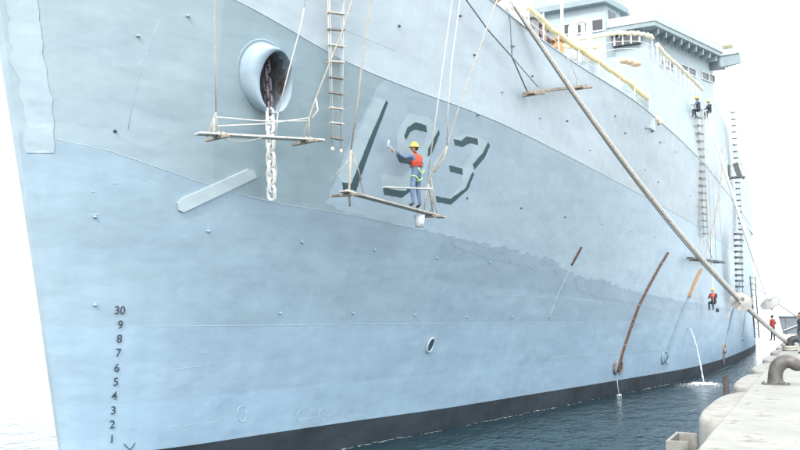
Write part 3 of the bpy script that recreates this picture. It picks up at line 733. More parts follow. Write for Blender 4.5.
# open gallery under the front eave, its shade built as a dark solid box
gy=[(50.0,8.62,20.459)[1],(50.0,10.66,20.777)[1]]
g1=(50.1,8.611,21.267); g0=(50.1,10.675,21.008)
gz0=(50.1,10.677,20.943)[2]
box('gallery_shade_box',(50.14,(g1[1]+g0[1])/2,(RZ-.4+gz0)/2),.34,abs(g0[1]-g1[1]),RZ-.4-gz0,M['glass'],house)
for i in range(5):
    y=g1[1]+(g0[1]-g1[1])*i/4; box('gallery_post',(49.93,y,(RZ-.4+gz0)/2),.08,.1,RZ-.4-gz0,M['white'],house)
# bridge wing arm and signal lamp box beyond the corner
a=(57.969,5.101,21.488); b=(60.202,3.895,22.108)
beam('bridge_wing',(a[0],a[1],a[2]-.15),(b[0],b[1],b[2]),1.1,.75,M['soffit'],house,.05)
beam('wing_cap',(a[0],a[1],a[2]+.34),(b[0],b[1],b[2]+.45),1.25,.14,M['fascia'],house)
box('signal_box',(b[0]-.9,b[1]+.45,b[2]+1.0),1.0,1.0,.6,M['cream'],house,None,.06)
tube('wing_stay',[(b[0]-.6,b[1]+.3,b[2]-.2),(58.2,5.2,16.5)],.03,M['ropew'],house,5)
# pilothouse block standing forward of the roof
PX=49.2
pr=(49.2,10.53); pe=(51.0,10.0); pl=(49.2,15.446,23.323)
prism('pilothouse',[(PX,pl[1]),pr,pe,(60.5,pe[1]),(60.5,pl[1])],16.0,23.5,M['house'],house)
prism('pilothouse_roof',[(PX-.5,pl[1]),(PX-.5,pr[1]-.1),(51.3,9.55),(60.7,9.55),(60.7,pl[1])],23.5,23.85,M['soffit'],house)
prism('upper_bridge',[(PX+.6,pl[1]),(PX+.6,pr[1]+.8),(60,pr[1]+.8),(60,pl[1])],23.85,29,M['house'],house)
for a,b in [((49.19,13.148,22.551),(49.19,12.608,21.96)),((49.19,12.27,22.534),(49.19,11.645,21.898)),((49.19,11.341,22.538),(49.19,10.697,21.87))]:
    box('window',(PX-.01,(a[1]+b[1])/2,(a[2]+b[2])/2),.05,abs(a[1]-b[1]),abs(a[2]-b[2]),M['glass'],house)
    bm=bmesh.new(); yy=(a[1]+b[1])/2; zz=(a[2]+b[2])/2; wy=abs(a[1]-b[1]); hz=abs(a[2]-b[2])
    for (cy,cz,sy,sz) in ((yy,zz+hz/2+.05,wy+.2,.1),(yy,zz-hz/2-.05,wy+.2,.1),(yy-wy/2-.05,zz,.1,hz),(yy+wy/2+.05,zz,.1,hz)): box_into(bm,(PX-.03,cy,cz),.08,sy,sz)
    frombm('window_frame',bm,M['frame'],house)
for a,b in [((49.78,12.177,24.434),(49.78,11.734,23.981)),((49.78,11.595,24.324),(49.78,10.965,23.872))]:
    box('window',(PX+.59,(a[1]+b[1])/2,(a[2]+b[2])/2),.05,abs(a[1]-b[1]),abs(a[2]-b[2]),M['glass'],house)
dd=Vector((pe[0]-pr[0],pe[1]-pr[1],0)).normalized(); c=Vector((pr[0],pr[1],0))+dd*.85+Vector((dd.y,-dd.x,0))*.01
box('window',(c.x,c.y,22.95),.85,.06,.55,M['glass'],house,frame((0,0,0),dd))
# low mast and far upperworks
tube('lattice_mast',[(78,10,19),(78,10,30)],.25,M['white'],ship,8)

# ------------------------------------------------------------------ anchor chain
def chain():
    t=thing('anchor_chain','white-painted chain hanging from the hawse pipe below its dark rusty upper links','chain',(14.835,10.952,8.42))
    def linkmesh(m):
        bm=bmesh.new(); pts=[]; w_,h_=.075,.085
        for i in range(25):
            a=2*math.pi*i/24; pts.append(Vector((w_*math.cos(a),0,(h_ if math.sin(a)>=0 else -h_)*(1 if abs(math.sin(a))>.02 else 0)+w_*math.sin(a))))
        tube_into(bm,pts,.036,7,False); box_into(bm,(0,0,0),.12,.035,.035)
        bmesh.ops.recalc_face_normals(bm,faces=bm.faces); me=bpy.data.meshes.new('chain_link'); bm.to_mesh(me); bm.free(); me.materials.append(m)
        for p in me.polygons: p.use_smooth=True
        return me
    mw,mr=linkmesh(M['chainw']),linkmesh(M['chainr'])
    base=Vector(t.location); top=Vector((14.795,10.923,8.454)); bottom=Vector((15.437,11.309,6.765)); thr=Vector((14.696,10.992,9.631))
    pts=[]
    lw=[top.lerp(bottom,i/9.0) for i in range(10)]
    up_=[thr.lerp(top,i/6.0)+Vector((0,0,-.05*math.sin(math.pi*i/6))) for i in range(6)]
    seq=[(p,mr) for p in up_]+[(p,mw) for p in lw]
    for i,(p,me) in enumerate(seq):
        nx=seq[min(i+1,len(seq)-1)][0]; pv=seq[max(i-1,0)][0]; dz=(pv-nx).normalized()
        o=bpy.data.objects.new('chain_link',me); C.objects.link(o); o.parent=t; o.location=p-base
        q=dz.to_track_quat('Z','Y').to_matrix().to_4x4(); o.rotation_euler=(q@Matrix.Rotation(R(-25 if i%2 else 60),4,'Z')).to_euler(); 
        if me is mw: o.scale=(1.15,1.15,1.12)
    # white lashing beside the last links
    a=Vector((15.366,11.173,7.469)); b=Vector((15.522,11.275,7.042)); tube('lashing',[a,a.lerp(b,.5)+Vector((.05,0,0)),b,b+Vector((-.08,0,.05))],.025,M['ropew'],t,6)
chain()

# ------------------------------------------------------------------ hanging stages and rope ladders
def deck_edge(x):
    lo,hi_=0.,120.
    for _ in range(30):
        m=(lo+hi_)/2
        if hp(m,ZD(m))[0]<x: lo=m
        else: hi_=m
    p=hp(lo,ZD(lo)); return Vector((p[0],p[1]-.02,p[2]+.03))
def to_deck(pp):
    """carry a rope that runs up out of the picture on to the deck edge, with a turn over the rail"""
    pp=[Vector(p) for p in pp]
    for k in (0,-1):
        p=pp[k]
        if p.z>10.9 and p.x<34 and p.z>=max(q.z for q in pp)-1e-6:
            d=deck_edge(p.x)
            if d.z-p.z>.1:
                ext=[d,d+Vector((0,.5,.0))]
                pp=ext[::-1]+pp if k==0 else pp+ext
                break
    return pp
def stage(label,a,b,horns,ropes,pm='plank',w_=.26,h_=.045,hl=1.0,loc=None,group=None,rails=()):
    a=Vector(a); b=Vector(b); t=thing('hanging_stage',label,'work stage',(a+b)/2,group)
    beam('plank',a,b,w_,h_,M[pm],t,.006)
    d=(b-a).normalized(); nn=Vector((0,0,1)).cross(d).normalized()
    for k in horns:
        p=a.lerp(b,k)-Vector((0,0,h_/2+.035)); beam('horn',p-nn*hl*.42-Vector((0,0,.03)),p+nn*hl*.58+Vector((0,0,.03)),.07,.066,M['horn' if pm!='plankd' else 'plankd'],t,.008)
        for s_ in (-1,1): # lashing turns
            q=p+Vector((0,0,.05)); tube('lashing',[q+d*.06*s_+nn*(w_/2+.02)*math.cos(R(x))+Vector((0,0,.07*math.sin(R(x)))) for x in range(0,361,40)],.014,M['rope'],t,5)
    for item in ropes:
        pts,r,m=item[:3]; s_=item[3] if len(item)>3 else 0
        pp=[Vector(p) for p in pts]
        if s_ and len(pp)==2: pp=sag(pp[0],pp[1],s_)
        tube('rope',to_deck(pp),r,M[m],t,6)
    for (p,q,m) in rails: beam('guard_plank',p,q,.13,.035,M[m],t)
    return t
def P3(px,py,o): return None
stage('paint-splashed plank stage slung below the hawse pipe and rusty chain',(12.883,11.404,7.693),(15.876,10.183,8.016),(.16,.86),
 [([(12.442,10.695,11.219),(12.641,10.822,10.448),(12.959,11.035,9.271),(13.25,11.216,8.224)],.016,'rope'),
  ([(13.167,11.146,8.196),(13.115,11.329,7.657)],.015,'rope'),([(13.167,11.146,8.196),(13.356,11.204,7.693)],.015,'rope'),([(13.159,11.188,8.067),(13.265,11.263,7.637)],.03,'rope'),
  ([(13.173,11.174,8.091),(14.192,10.695,8.176),(15.34,10.232,8.379)],.014,'ropew'),([(13.279,11.175,7.916),(14.213,10.708,8.113),(15.341,10.206,8.448)],.014,'ropew'),
  ([(15.359,10.378,7.968),(15.341,10.206,8.448),(15.352,10.026,8.908),(15.394,9.677,9.736),(15.426,9.404,10.353),(15.574,9.2,11.219),(15.72,9.019,11.977)],.018,'rope'),([(15.343,10.019,8.881),(15.494,10.059,8.658),(15.403,10.163,8.457)],.02,'ropew'),([(15.314,10.188,8.44),(15.495,10.301,7.988)],.014,'rope'),
  ([(14.334,9.708,10.674),(14.388,9.819,10.317),(14.451,10.143,9.437),(14.509,10.492,8.431)],.015,'ropew'),([(14.509,10.492,8.431),(14.627,10.621,7.938)],.012,'ropew'),
  ([(13.299,11.156,7.676),(13.589,11.036,7.634),(13.938,10.874,7.687),(14.24,10.721,7.801)],.010,'rope'),
  ([(14.334,9.708,10.674),(14.297,9.564,11.516)],.012,'ropew')],'planka')
stageB=stage('bare wooden plank stage slung under the hull number, holding one painter',(16.808,10.149,6.924),(21.014,9.312,6.686),(.05,.86),
 [([(15.777,8.781,12.198),(15.948,8.898,11.299),(16.046,9.165,10.022),(16.375,9.485,9.045),(16.692,9.859,7.908)],.022,'rope'),([(16.639,9.827,7.895),(17.018,10.1,6.925),(17.201,10.177,6.6)],.03,'rope'),([(16.639,9.827,7.895),(17.136,9.884,7.433),(17.589,9.994,6.869)],.018,'rope'),([(16.786,9.826,7.671),(17.27,9.872,7.25)],.012,'rope'),
  ([(16.938,9.974,7.839),(16.82,10.104,7.576),(16.496,10.335,7.167)],.012,'rope'),
  ([(18.456,7.846,13.111),(18.669,7.974,12.123),(19.06,8.602,9.323),(19.77,9.236,7.531)],.016,'ropew'),([(18.833,7.779,12.976),(18.986,7.879,12.222),(19.054,8.152,10.632),(19.47,8.46,9.403),(20.011,8.732,8.54)],.017,'ropew'),
  ([(20.944,7.293,13.426),(20.603,7.514,12.51),(20.095,7.906,10.873),(19.918,8.354,9.496),(20.074,8.76,8.555),(19.903,9.021,8.068),(19.936,9.284,7.447)],.018,'rope'),([(20.011,8.732,8.54),(20.084,8.858,8.226),(19.899,9.082,7.819)],.032,'rope'),
  ([(19.96,9.325,7.454),(20.249,9.558,6.743)],.022,'rope'),([(19.776,9.209,7.474),(20.418,9.355,6.779)],.022,'rope'),([(20.035,9.329,7.522),(20.973,9.451,6.733)],.015,'rope'),([(19.742,9.101,7.627),(20.174,9.211,7.137),(20.237,9.366,6.73)],.015,'rope')],
 'plank',.26,.045,rails=(((18.047,9.66,7.17),(19.884,9.168,7.347),'planka'),))
stage('dark plank stage high on the upper hull, hung beside the big mooring hawser',(24.257,7.796,11.013),(28.257,6.89,12.178),(.1,.93),
 [([(20.489,8.286,12.818),(21.711,8.117,12.333),(23.213,7.893,11.915),(24.391,7.804,11.115)],.022,'ropeg'),([(20.489,8.286,12.818),(19.811,8.367,13.198)],.022,'ropeg'),([(23.213,7.893,11.915),(25.053,7.636,11.399)],.016,'ropeg'),([(27.172,7.098,12.792),(27.924,7.056,12.372),(27.976,7.114,12.059)],.014,'rope')],'horn',.28,.09,1.1)
def ladder(label,tops,bots,n,rw,mr,mrope,rr=.014,rh=.04,rd=.11,double=(),name='rope_ladder',lab2=None,group=None,skip=()):
    """tops,bots: left and right rope ends"""
    (a,b),(c,d)=[(Vector(p),Vector(q)) for p,q in (tops,bots)]
    t=thing(name,label,'rope ladder',(a+b)/2,group)
    for p,q in ((a,c),(b,d)):
        for off in (-.02,.02): tube('side_rope',[p+Vector((0,off,0)),p.lerp(q,.5)+Vector((0,off*1.5,0)),q+Vector((0,off,0))],rr,M[mrope],t,5)
    for i in range(n):
        if i in skip: continue
        k=(i+.35)/n; p=a.lerp(c,k); q=b.lerp(d,k); e=(q-p).normalized()*.05
        p=p+Vector((0,0,random.uniform(-.02,.02))); q=q+Vector((0,0,random.uniform(-.02,.02)))
        beam('rung',p-e,q+e,rd,rh,M[mr[i%len(mr)]],t)
    if a.x<25:                       # the top section carries on up to the deck edge above the frame
        w2=b-a; e=deck_edge(a.x)+Vector((0,-.25,0)); m_=max(1,round((e-a).length/((a-c).length/n)))
        for q,p in ((e,a),(e+w2,b)): tube('side_rope',[q+Vector((0,.6,.02)),q+Vector((0,.25,.05)),q,p],rr*1.4,M[mrope],t,5)
        for i in range(m_):
            k=(i+.35)/m_; p=e.lerp(a,k); d_=w2.normalized()*.05; beam('rung',p-d_,p+w2+d_,rd,rh,M[mr[i%len(mr)]],t)
    for p in (c,d): 
        bm=bmesh.new(); sphere_into(bm,p-Vector((0,0,.05)),.045,.045,.06,8,6); frombm('rope_end',bm,M['ropew'],t,True)
    return t
ladder('wood-rung rope ladder hanging down the bow between the hawse pipe and number 193',((15.337,9.723,11.869),(15.771,9.573,11.985)),((16.86,10.499,8.078),(17.155,10.428,8.076)),11,.4,['rung','rungl','rungl','rung','rungl','rungl','rung'],'ropew',.013)
# aft ladders
ladder('long dark-rung rope ladder below the two painters at the upper rail',((47.124,5.089,15.746),(48.798,5.052,16.083)),((54.201,5.794,8.883),(55.958,5.734,9.036)),18,.4,['rung'],'ropew',.012,.10,.14)
ladder('farther rope ladder that passes behind the dark hanging stage near the stern',((67.034,4.7,20.157),(69.74,4.7,20.795)),((75.842,5.12,10.248),(78.548,5.094,10.469)),22,.4,['rungd'],'ropew',.009,.10,.2)
ladder('black-rung pilot ladder reaching down to the round white rat guard',((66.194,4.817,10.369),(71.471,4.742,10.87)),((67.905,5.043,5.042),(73.263,4.974,5.136)),12,.5,['rungd'],'ropew',.02,.16,.2)
ladder('dark narrow ladder hanging farthest aft, just above the upright hawser',((78.079,4.618,7.535),(85.38,4.602,7.873)),((81.091,4.638,1.971),(86.827,4.605,1.846)),11,.5,['ropeg'],'ropeg',.04,.07,.12)
stage('small dark stage at the foot of the long ladder below the upper rail',(48.856,6.088,7.256),(61.943,5.472,7.816),(.2,.85),
 [([(49.24,4.845,15.862),(51.289,5.051,12.133),(56.385,5.658,7.477)],.02,'ropew'),([(51.187,4.865,16.318),(55.29,5.195,11.442),(59.122,5.609,7.645)],.018,'ropew'),([(52.496,5.67,8.726),(51.403,5.887,7.418)],.02,'rope'),([(53.656,5.617,8.826),(56.757,5.622,7.765)],.02,'rope'),([(51.029,5.733,8.719),(50.213,5.975,7.342)],.018,'rope')],'plankd',.3,.12,1.2)
q0=(60.437,4.6,14.088)
bs=stage('black boxy stage hanging against the sky edge of the hull near the stern',(60.437,4.685,13.663),(60.437,3.575,13.646),(.1,.9),
 [([(60.437,4.647,14.524),(60.437,3.6,14.505)],.02,'rope'),([(60.437,4.581,14.518),(60.437,4.404,20.036)],.012,'rope'),([(60.437,3.73,14.516),(60.437,3.811,19.957)],.012,'rope')],'plankd',.4,.1,.8)
for a,b,w_ in (((60.437,4.591,14.591),(60.437,4.606,13.657),.14),((60.437,4.18,14.663),(60.437,3.898,13.672),.34)):
    a=Vector(a);b=Vector(b); box('side_board',(a+b)/2,(b-a).length,w_,.3,M['plankd'],bs,frame(a,b,(1,0,0)))

# ------------------------------------------------------------------ mooring lines
def hawser(label,strands,name='mooring_line',parts=()):
    t=thing(name,label,'mooring line',strands[0][0][0]); 
    for pts,r,m in strands: tube('rope',pts,r,M[m],t,8)
    return t
B2=Vector((43.9,.98,2.2)); B1=Vector((21.522,0.821,2.2)); B3=Vector((63,.75,2.2))
c0=Vector(ck)+Vector((0,-.1,.15)); e0=B2+Vector((-.1,.1,.38))
def off(pts,dx,dz): return [p+Vector((dx,0,dz)) for p in pts]
base=sag(c0,e0,.95,24)
hawser('thick doubled mooring hawser slanting from the foredeck chock down to the second bollard',[(off(base,-.04,.07),.048,'hawser2'),(off(base,.05,-.05),.052,'hawser'),(off(sag(c0,e0,1.1,24),-.1,-.04),.025,'ropeg')])
e1=B2+Vector((.1,.15,.2)); 
hawser('pale steep mooring hawser dropping from below the bridge wing to the second bollard',[(sag((52.968,5.201,17.033),e1,.5,24),.07,'ropew'),(off(sag((52.968,5.201,17.033),e1,.7,24),.12,0),.05,'hawser2')])
hawser('thin spring line running from the far hull out past the right side over the quay',[(sag((98.725,5.668,7.728),(35.739,-1.622,2.35),.25,20),.05,'hawser')])
hawser('slack grey rope hanging down the hull from the black stage to the orange bar',[([(59.998,4.95,15.771),(59.181,4.95,14.053),(58.549,5.086,12.561),(58.103,5.373,10.858),(56.956,5.642,9.256),(53.715,5.923,7.32)],.05,'hawser')],'hanging_rope')
hawser('loose grey rope crossing the hull just left of the black-rung pilot ladder',[([(80.813,5.439,10.107),(78.312,5.511,8.289),(74.462,5.544,6.616),(70.35,5.603,5.009),(67.23,5.694,3.8)],.045,'hawser')],'hanging_rope')
tag(tube('hanging_rope',[(53.71,4.8,17.03),(56.681,4.985,12.286),(61.855,5.427,8.676),(63.216,5.556,5.402)],.018,M['ropew']),'thin white rope hanging plumb beside the seated painter, aft of the long ladder','rope')
def disc(label,c,r,nrm,m='ratg'):
    c=Vector(c); t=thing('rat_guard',label,'rat guard',c); nrm=Vector(nrm).normalized(); u=nrm.orthogonal().normalized(); v=nrm.cross(u)
    vs=[];fs=[];n=28
    for k,(rr,h) in enumerate(((.09,.06),(.09,.22),(r*.5,.10),(r*.97,0),(r,-.01),(r,-.035),(r*.97,-.03),(r*.5,.06),(.1,.16))):
        for i in range(n): a=2*math.pi*i/n; vs.append(c+nrm*h+(u*math.cos(a)+v*math.sin(a))*rr)
    for k in range(8):
        for i in range(n): fs.append((k*n+i,k*n+(i+1)%n,(k+1)*n+(i+1)%n,(k+1)*n+i))
    fromlists('cone',vs,fs,M[m],t,True)
    bm=bmesh.new(); tube_into(bm,[c+(u*math.cos(2*math.pi*i/n)+v*math.sin(2*math.pi*i/n))*r for i in range(n+1)],.02,6); frombm('rim',bm,M[m],t,True)
    return t
p1=base[18].lerp(base[19],.2); d1=(base[0]-base[-1])
disc('white round rat guard on the big hawser, left of the two',p1,.45,(-.9,-.25,.35))
sp=sag((52.968,5.201,17.033),e1,.5,24)
p2=min(sp,key=lambda p:abs(p.z-4.3)); disc('greyish tilted rat guard on the upright pale hawser, above the person in red',p2,.5,(-.55,.35,.8))

# ------------------------------------------------------------------ bollards
def bollard(label,loc,s=1,group=None,m='bollard'):
    t=thing('bollard',label,'bollard',loc,group); L0=Vector(loc)
    bm=bmesh.new(); cyl_into(bm,L0+Vector((0,0,0)),L0+Vector((0,0,.035)),.34*s,.32*s,24); frombm('base_plate',bm,M[m],t)
    path=[(0,0,.0,.235),(0,0,.05,.215),(.0,.01,.15,.19),(.0,.0,.28,.185),(0,-.03,.40,.19),(0,-.10,.50,.20),(0,-.20,.565,.195),(0,-.32,.575,.185),(0,-.42,.53,.18),(0,-.49,.455,.165),(0,-.52,.40,.14),(0,-.53,.365,.09),(0,-.535,.35,.03)]
    bm=bmesh.new(); tube_into(bm,[L0+Vector(p[:3])*s for p in path],[p[3]*s*(.9 if i else 1) for i,p in enumerate(path)],20)
    o=frombm('horn',bm,M[m],t,True); sub=o.modifiers.new('s','SUBSURF'); sub.levels=1; sub.render_levels=1
    for k in range(6):
        a=R(60*k+20); bm=bmesh.new(); q=L0+Vector((.28*s*math.cos(a),.28*s*math.sin(a),.03)); cyl_into(bm,q,q+Vector((0,0,.035)),.03,.03,6); frombm('bolt',bm,M[m],t)
    return t
bollard('worn dark iron hooked bollard standing alone nearest the camera',B1,1.0)
bollard('second bollard along the quay, under the end of the doubled hawser',B2,1.05,m='dbollard')
bollard('small third bollard farthest along the quay, near the steel bin',B3,1.05,m='dbollard')
# eye of the hawser round the second and third bollards
for Bq,m in ((B2,'hawser'),):
    par=[o for o in bpy.data.objects if o.name.startswith('mooring_line')][0 if Bq is B2 else 1]
    for h in (.12,.24): tube('eye_splice',[Bq+Vector((.29*math.cos(R(a)),.29*math.sin(R(a)),h+.05*math.cos(R(a)))) for a in range(0,361,24)],.06,M[m],par,8)

# ------------------------------------------------------------------ things on the quay
def steel_box():
    c=Vector(((14.792,1.951,1.72))); t=thing('fender_bracket','grey open-topped steel box on the quay wall nearest the camera','fender bracket',c)
    x0,x1,y0,y1,z0,z1=14.7,15.9,QE+.60,QE+.98,-.6,1.7
    for q in ((x0,y0,x0+.06,y1),(x1-.06,y0,x1,y1),(x0+.06,y1-.06,x1-.06,y1)):
        box('side_panel',((q[0]+q[2])/2,(q[1]+q[3])/2,(z0+z1)/2),q[2]-q[0],q[3]-q[1],z1-z0,M['rust2'] if False else M['wallc'],t,None,.008)
    box('floor_panel',((x0+x1)/2,(y0+y1)/2,z1-.35),x1-x0-.13,y1-y0-.13,.05,M['pile'],t)
    for x in (x0+.2,x1-.2):
        bm=bmesh.new(); cyl_into(bm,(x,y1,1.4),(x,y1+.03,1.4),.03,.03,6); frombm('bolt',bm,M['steel'],t)
steel_box()
def skip_bin():
    a=(75.628,2.378,2.2); x,y=76.0,-.2
    p=Vector((86.929,2.987,2.2)); t=thing('steel_bin','blue-grey steel bin with sloping ends on the far quay','bin',p)
    L_,W_,H_=3.2,5.0,1.75
    X,Y=p.x,p.y-.2-W_/2
    poly=[(Y-W_/2+.4,2.25),(Y+W_/2-.35,2.25),(Y+W_/2,2.2+H_),(Y-W_/2,2.2+H_)]
    bm=bmesh.new(); v0=[bm.verts.new((X,q[0],q[1])) for q in poly]; v1=[bm.verts.new((X+L_,q[0],q[1])) for q in poly]
    bm.faces.new(v0); bm.faces.new(v1[::-1])
    for i in (0,1,3): bm.faces.new((v0[i],v1[i],v1[(i+1)%4],v0[(i+1)%4]))
    frombm('tub',bm,M['box'],t)
    for k in range(5): yy=Y-W_/2+.7+k*(W_-1.4)/4; box('rib',(X-.05,yy,2.2+H_*.5),.08,.12,H_*.85,M['box'],t)
    box('rim',(X-.04,Y,2.2+H_),.16,W_+.1,.14,M['box'],t)
    beam('drawbar',(X-.2,Y+W_/2-.4,2.6),(X-.2,Y-.2,3.6),.08,.08,M['white'],t); beam('drawbar',(X-.25,Y-.3,2.6),(X-.25,Y+W_/2-1.9,3.5),.08,.08,M['white'],t)
    for q in (.3,W_-.9):
        box('skid',(X+L_/2,Y-W_/2+.3+q,2.225),L_,.2,.05,M['steel'],t)
skip_bin()

# water jets
def stream(label,pts,rs,splash,n=8):
    t=thing('water_jet',label,'water jet',pts[0])
    rnd=random.Random(3)
    for k in range(n):
        j=[Vector(p)+Vector((rnd.uniform(-1,1),rnd.uniform(-1,1),rnd.uniform(-1,1)))*.045*(i/len(pts)+.2)*(rs/.05) for i,p in enumerate(pts)]
        tube('strand',j,[rs*rnd.uniform(.35,.8) for _ in j],M['stream'],t,5)
    return t
j0=Vector((52.472,6.768,3.186)); j1=Vector((49.988,5.694,0))
arc=[]
for i in range(15):
    t_=i/14; arc.append(Vector((j0.x+(j1.x-j0.x)*t_,j0.y+(j1.y-j0.y)*t_,j0.z*(1-t_**2))))
stream('white jet of water arcing from the hull side into the harbour',arc,.038,1,7)
k0=(40.641,8.674,0.757); stream('thin trickle of water dropping from the foot of the rusty bar',[Vector(k0),Vector((k0[0],k0[1]-.04,k0[2]*.5)),Vector((k0[0],k0[1]-.1,0))],.02,0,3)
def foam(c,r1,r2,n,seed,label):
    rnd=random.Random(seed); bm=bmesh.new()
    for i in range(n):
        a=rnd.uniform(0,6.28); q=abs(rnd.gauss(0,.42))*(1+.35*math.sin(3*a+seed)); s=rnd.uniform(.015,.06)*max(.25,1.3-q)
        bmesh.ops.create_icosphere(bm,subdivisions=1,radius=1,matrix=Matrix.Translation((c[0]+r1*q*math.cos(a),c[1]+r2*q*math.sin(a),.005+rnd.random()*.10*max(0,.6-q)))@Matrix.Diagonal((s*rnd.uniform(1,2.2),s,s*.45,1)))
    o=frombm('splash_foam',bm,M['foam'],None,True); o['kind']='stuff'; tag(o,label,'foam'); return o
foam(j1,2.4,1.5,800,1,'white splash of foam where the arcing water jet hits the harbour')
foam((k0[0],k0[1]-.1,0),.3,.2,22,2,'small ring of foam under the thin trickle below the rusty bar')
o=None
# scum line along the hull
bm=bmesh.new(); rnd=random.Random(9)
for i in range(230):
    s=abs(rnd.gauss(rnd.choice((8,19,33,52)),3))+1; p=hp(s,0); q=rnd.uniform(.01,.16); L_=rnd.uniform(.04,.3)
    h1=hp(s+L_,0)
    a,b,c,d=(p[0],p[1]-q,.006),(h1[0],h1[1]-q,.006),(h1[0],h1[1]-q-.016,.006),(p[0],p[1]-q-.02,.006)
    bm.faces.new([bm.verts.new(v) for v in (a,d,c,b)])
o=frombm('waterline_scum',bm,M['foam'],None,False); o['kind']='stuff'; tag(o,'thin broken line of pale scum floating along the hull waterline','foam')

# ------------------------------------------------------------------ people
# joints in metres: +Y is where the person faces, -X the person's left, z from the soles
STAND=dict(pelvis=(0,0,.95),waist=(0,0,1.08),chest=(0,.01,1.28),upper=(0,0,1.42),neck=(0,0,1.50),headb=(0,.02,1.56),
  shl=(-.18,0,1.42),ell=(-.25,0,1.14),wrl=(-.26,.06,.88),shr=(.18,0,1.42),elr=(.25,0,1.14),wrr=(.26,.06,.88),
  hil=(-.09,0,.92),knl=(-.11,.02,.50),anl=(-.11,-.02,.09),tol=(-.13,.14,.03),hir=(.09,0,.92),knr=(.11,.02,.50),anr=(.11,-.02,.09),tor=(.13,.14,.03),
  head=(0,.03,1.655))
RAD=dict(pelvis=.145,waist=.135,chest=.155,upper=.12,neck=.06,headb=.055,shl=.075,ell=.052,wrl=.033,shr=.075,elr=.052,wrr=.033,
  hil=.10,knl=.068,anl=.048,tol=.04,hir=.10,knr=.068,anr=.048,tor=.04)
BONES=[('pelvis','waist','top'),('waist','chest','top'),('chest','upper','top'),('upper','neck','top'),('neck','headb','skin'),
 ('upper','shl','top'),('shl','ell','sleeve'),('ell','wrl','sleeve'),('upper','shr','top'),('shr','elr','sleeve'),('elr','wrr','sleeve'),
 ('pelvis','hil','leg'),('hil','knl','leg'),('knl','anl','leg'),('anl','tol','boot'),('pelvis','hir','leg'),('hir','knr','leg'),('knr','anr','leg'),('anr','tor','boot')]
def skin_mesh(verts,edges,rad,root,sub=1):
    me=bpy.data.meshes.new('k'); me.from_pydata(verts,edges,[]); o=bpy.data.objects.new('k',me); C.objects.link(o)
    md=o.modifiers.new('skin','SKIN'); md.use_smooth_shade=True
    if not me.skin_vertices: 
        return None
    for i,sv in enumerate(me.skin_vertices[0].data): sv.radius=(rad[i],rad[i]); sv.use_root=(i==root)
    s=o.modifiers.new('sub','SUBSURF'); s.levels=sub; s.render_levels=sub
    bpy.context.view_layer.update(); dg=bpy.context.evaluated_depsgraph_get(); out=bpy.data.meshes.new_from_object(o.evaluated_get(dg))
    bpy.data.objects.remove(o); return out
def hand_into(bm,wr,direc,palm_n,curl=.5):
    """palm with four unequal bent fingers and a side thumb"""
    d=direc.normalized(); n=(palm_n-d*palm_n.dot(d)).normalized(); s=d.cross(n)
    rot=Matrix((d,s,n)).transposed(); sphere_into(bm,wr+d*.05,.055,.042,.02,10,6,rot)
    for k,L_ in enumerate((.072,.082,.076,.058)):
        r0=wr+d*.085+s*(.030-.020*k); p=[r0-d*.02,r0]; ang=0; q=r0
        for seg in (.42,.33,.25):
            ang+=curl*.8; q=q+(d*math.cos(ang)+n*math.sin(ang))*L_*seg; p.append(q)
        tube_into(bm,p,[.010,.010,.0095,.009,.007],6)
    r0=wr+d*.03+s*.038; tube_into(bm,[r0,r0+(s*.7+d*.6)*.03,r0+(s*.5+d*.8+n*.4)*.058],[.012,.011,.008],6)
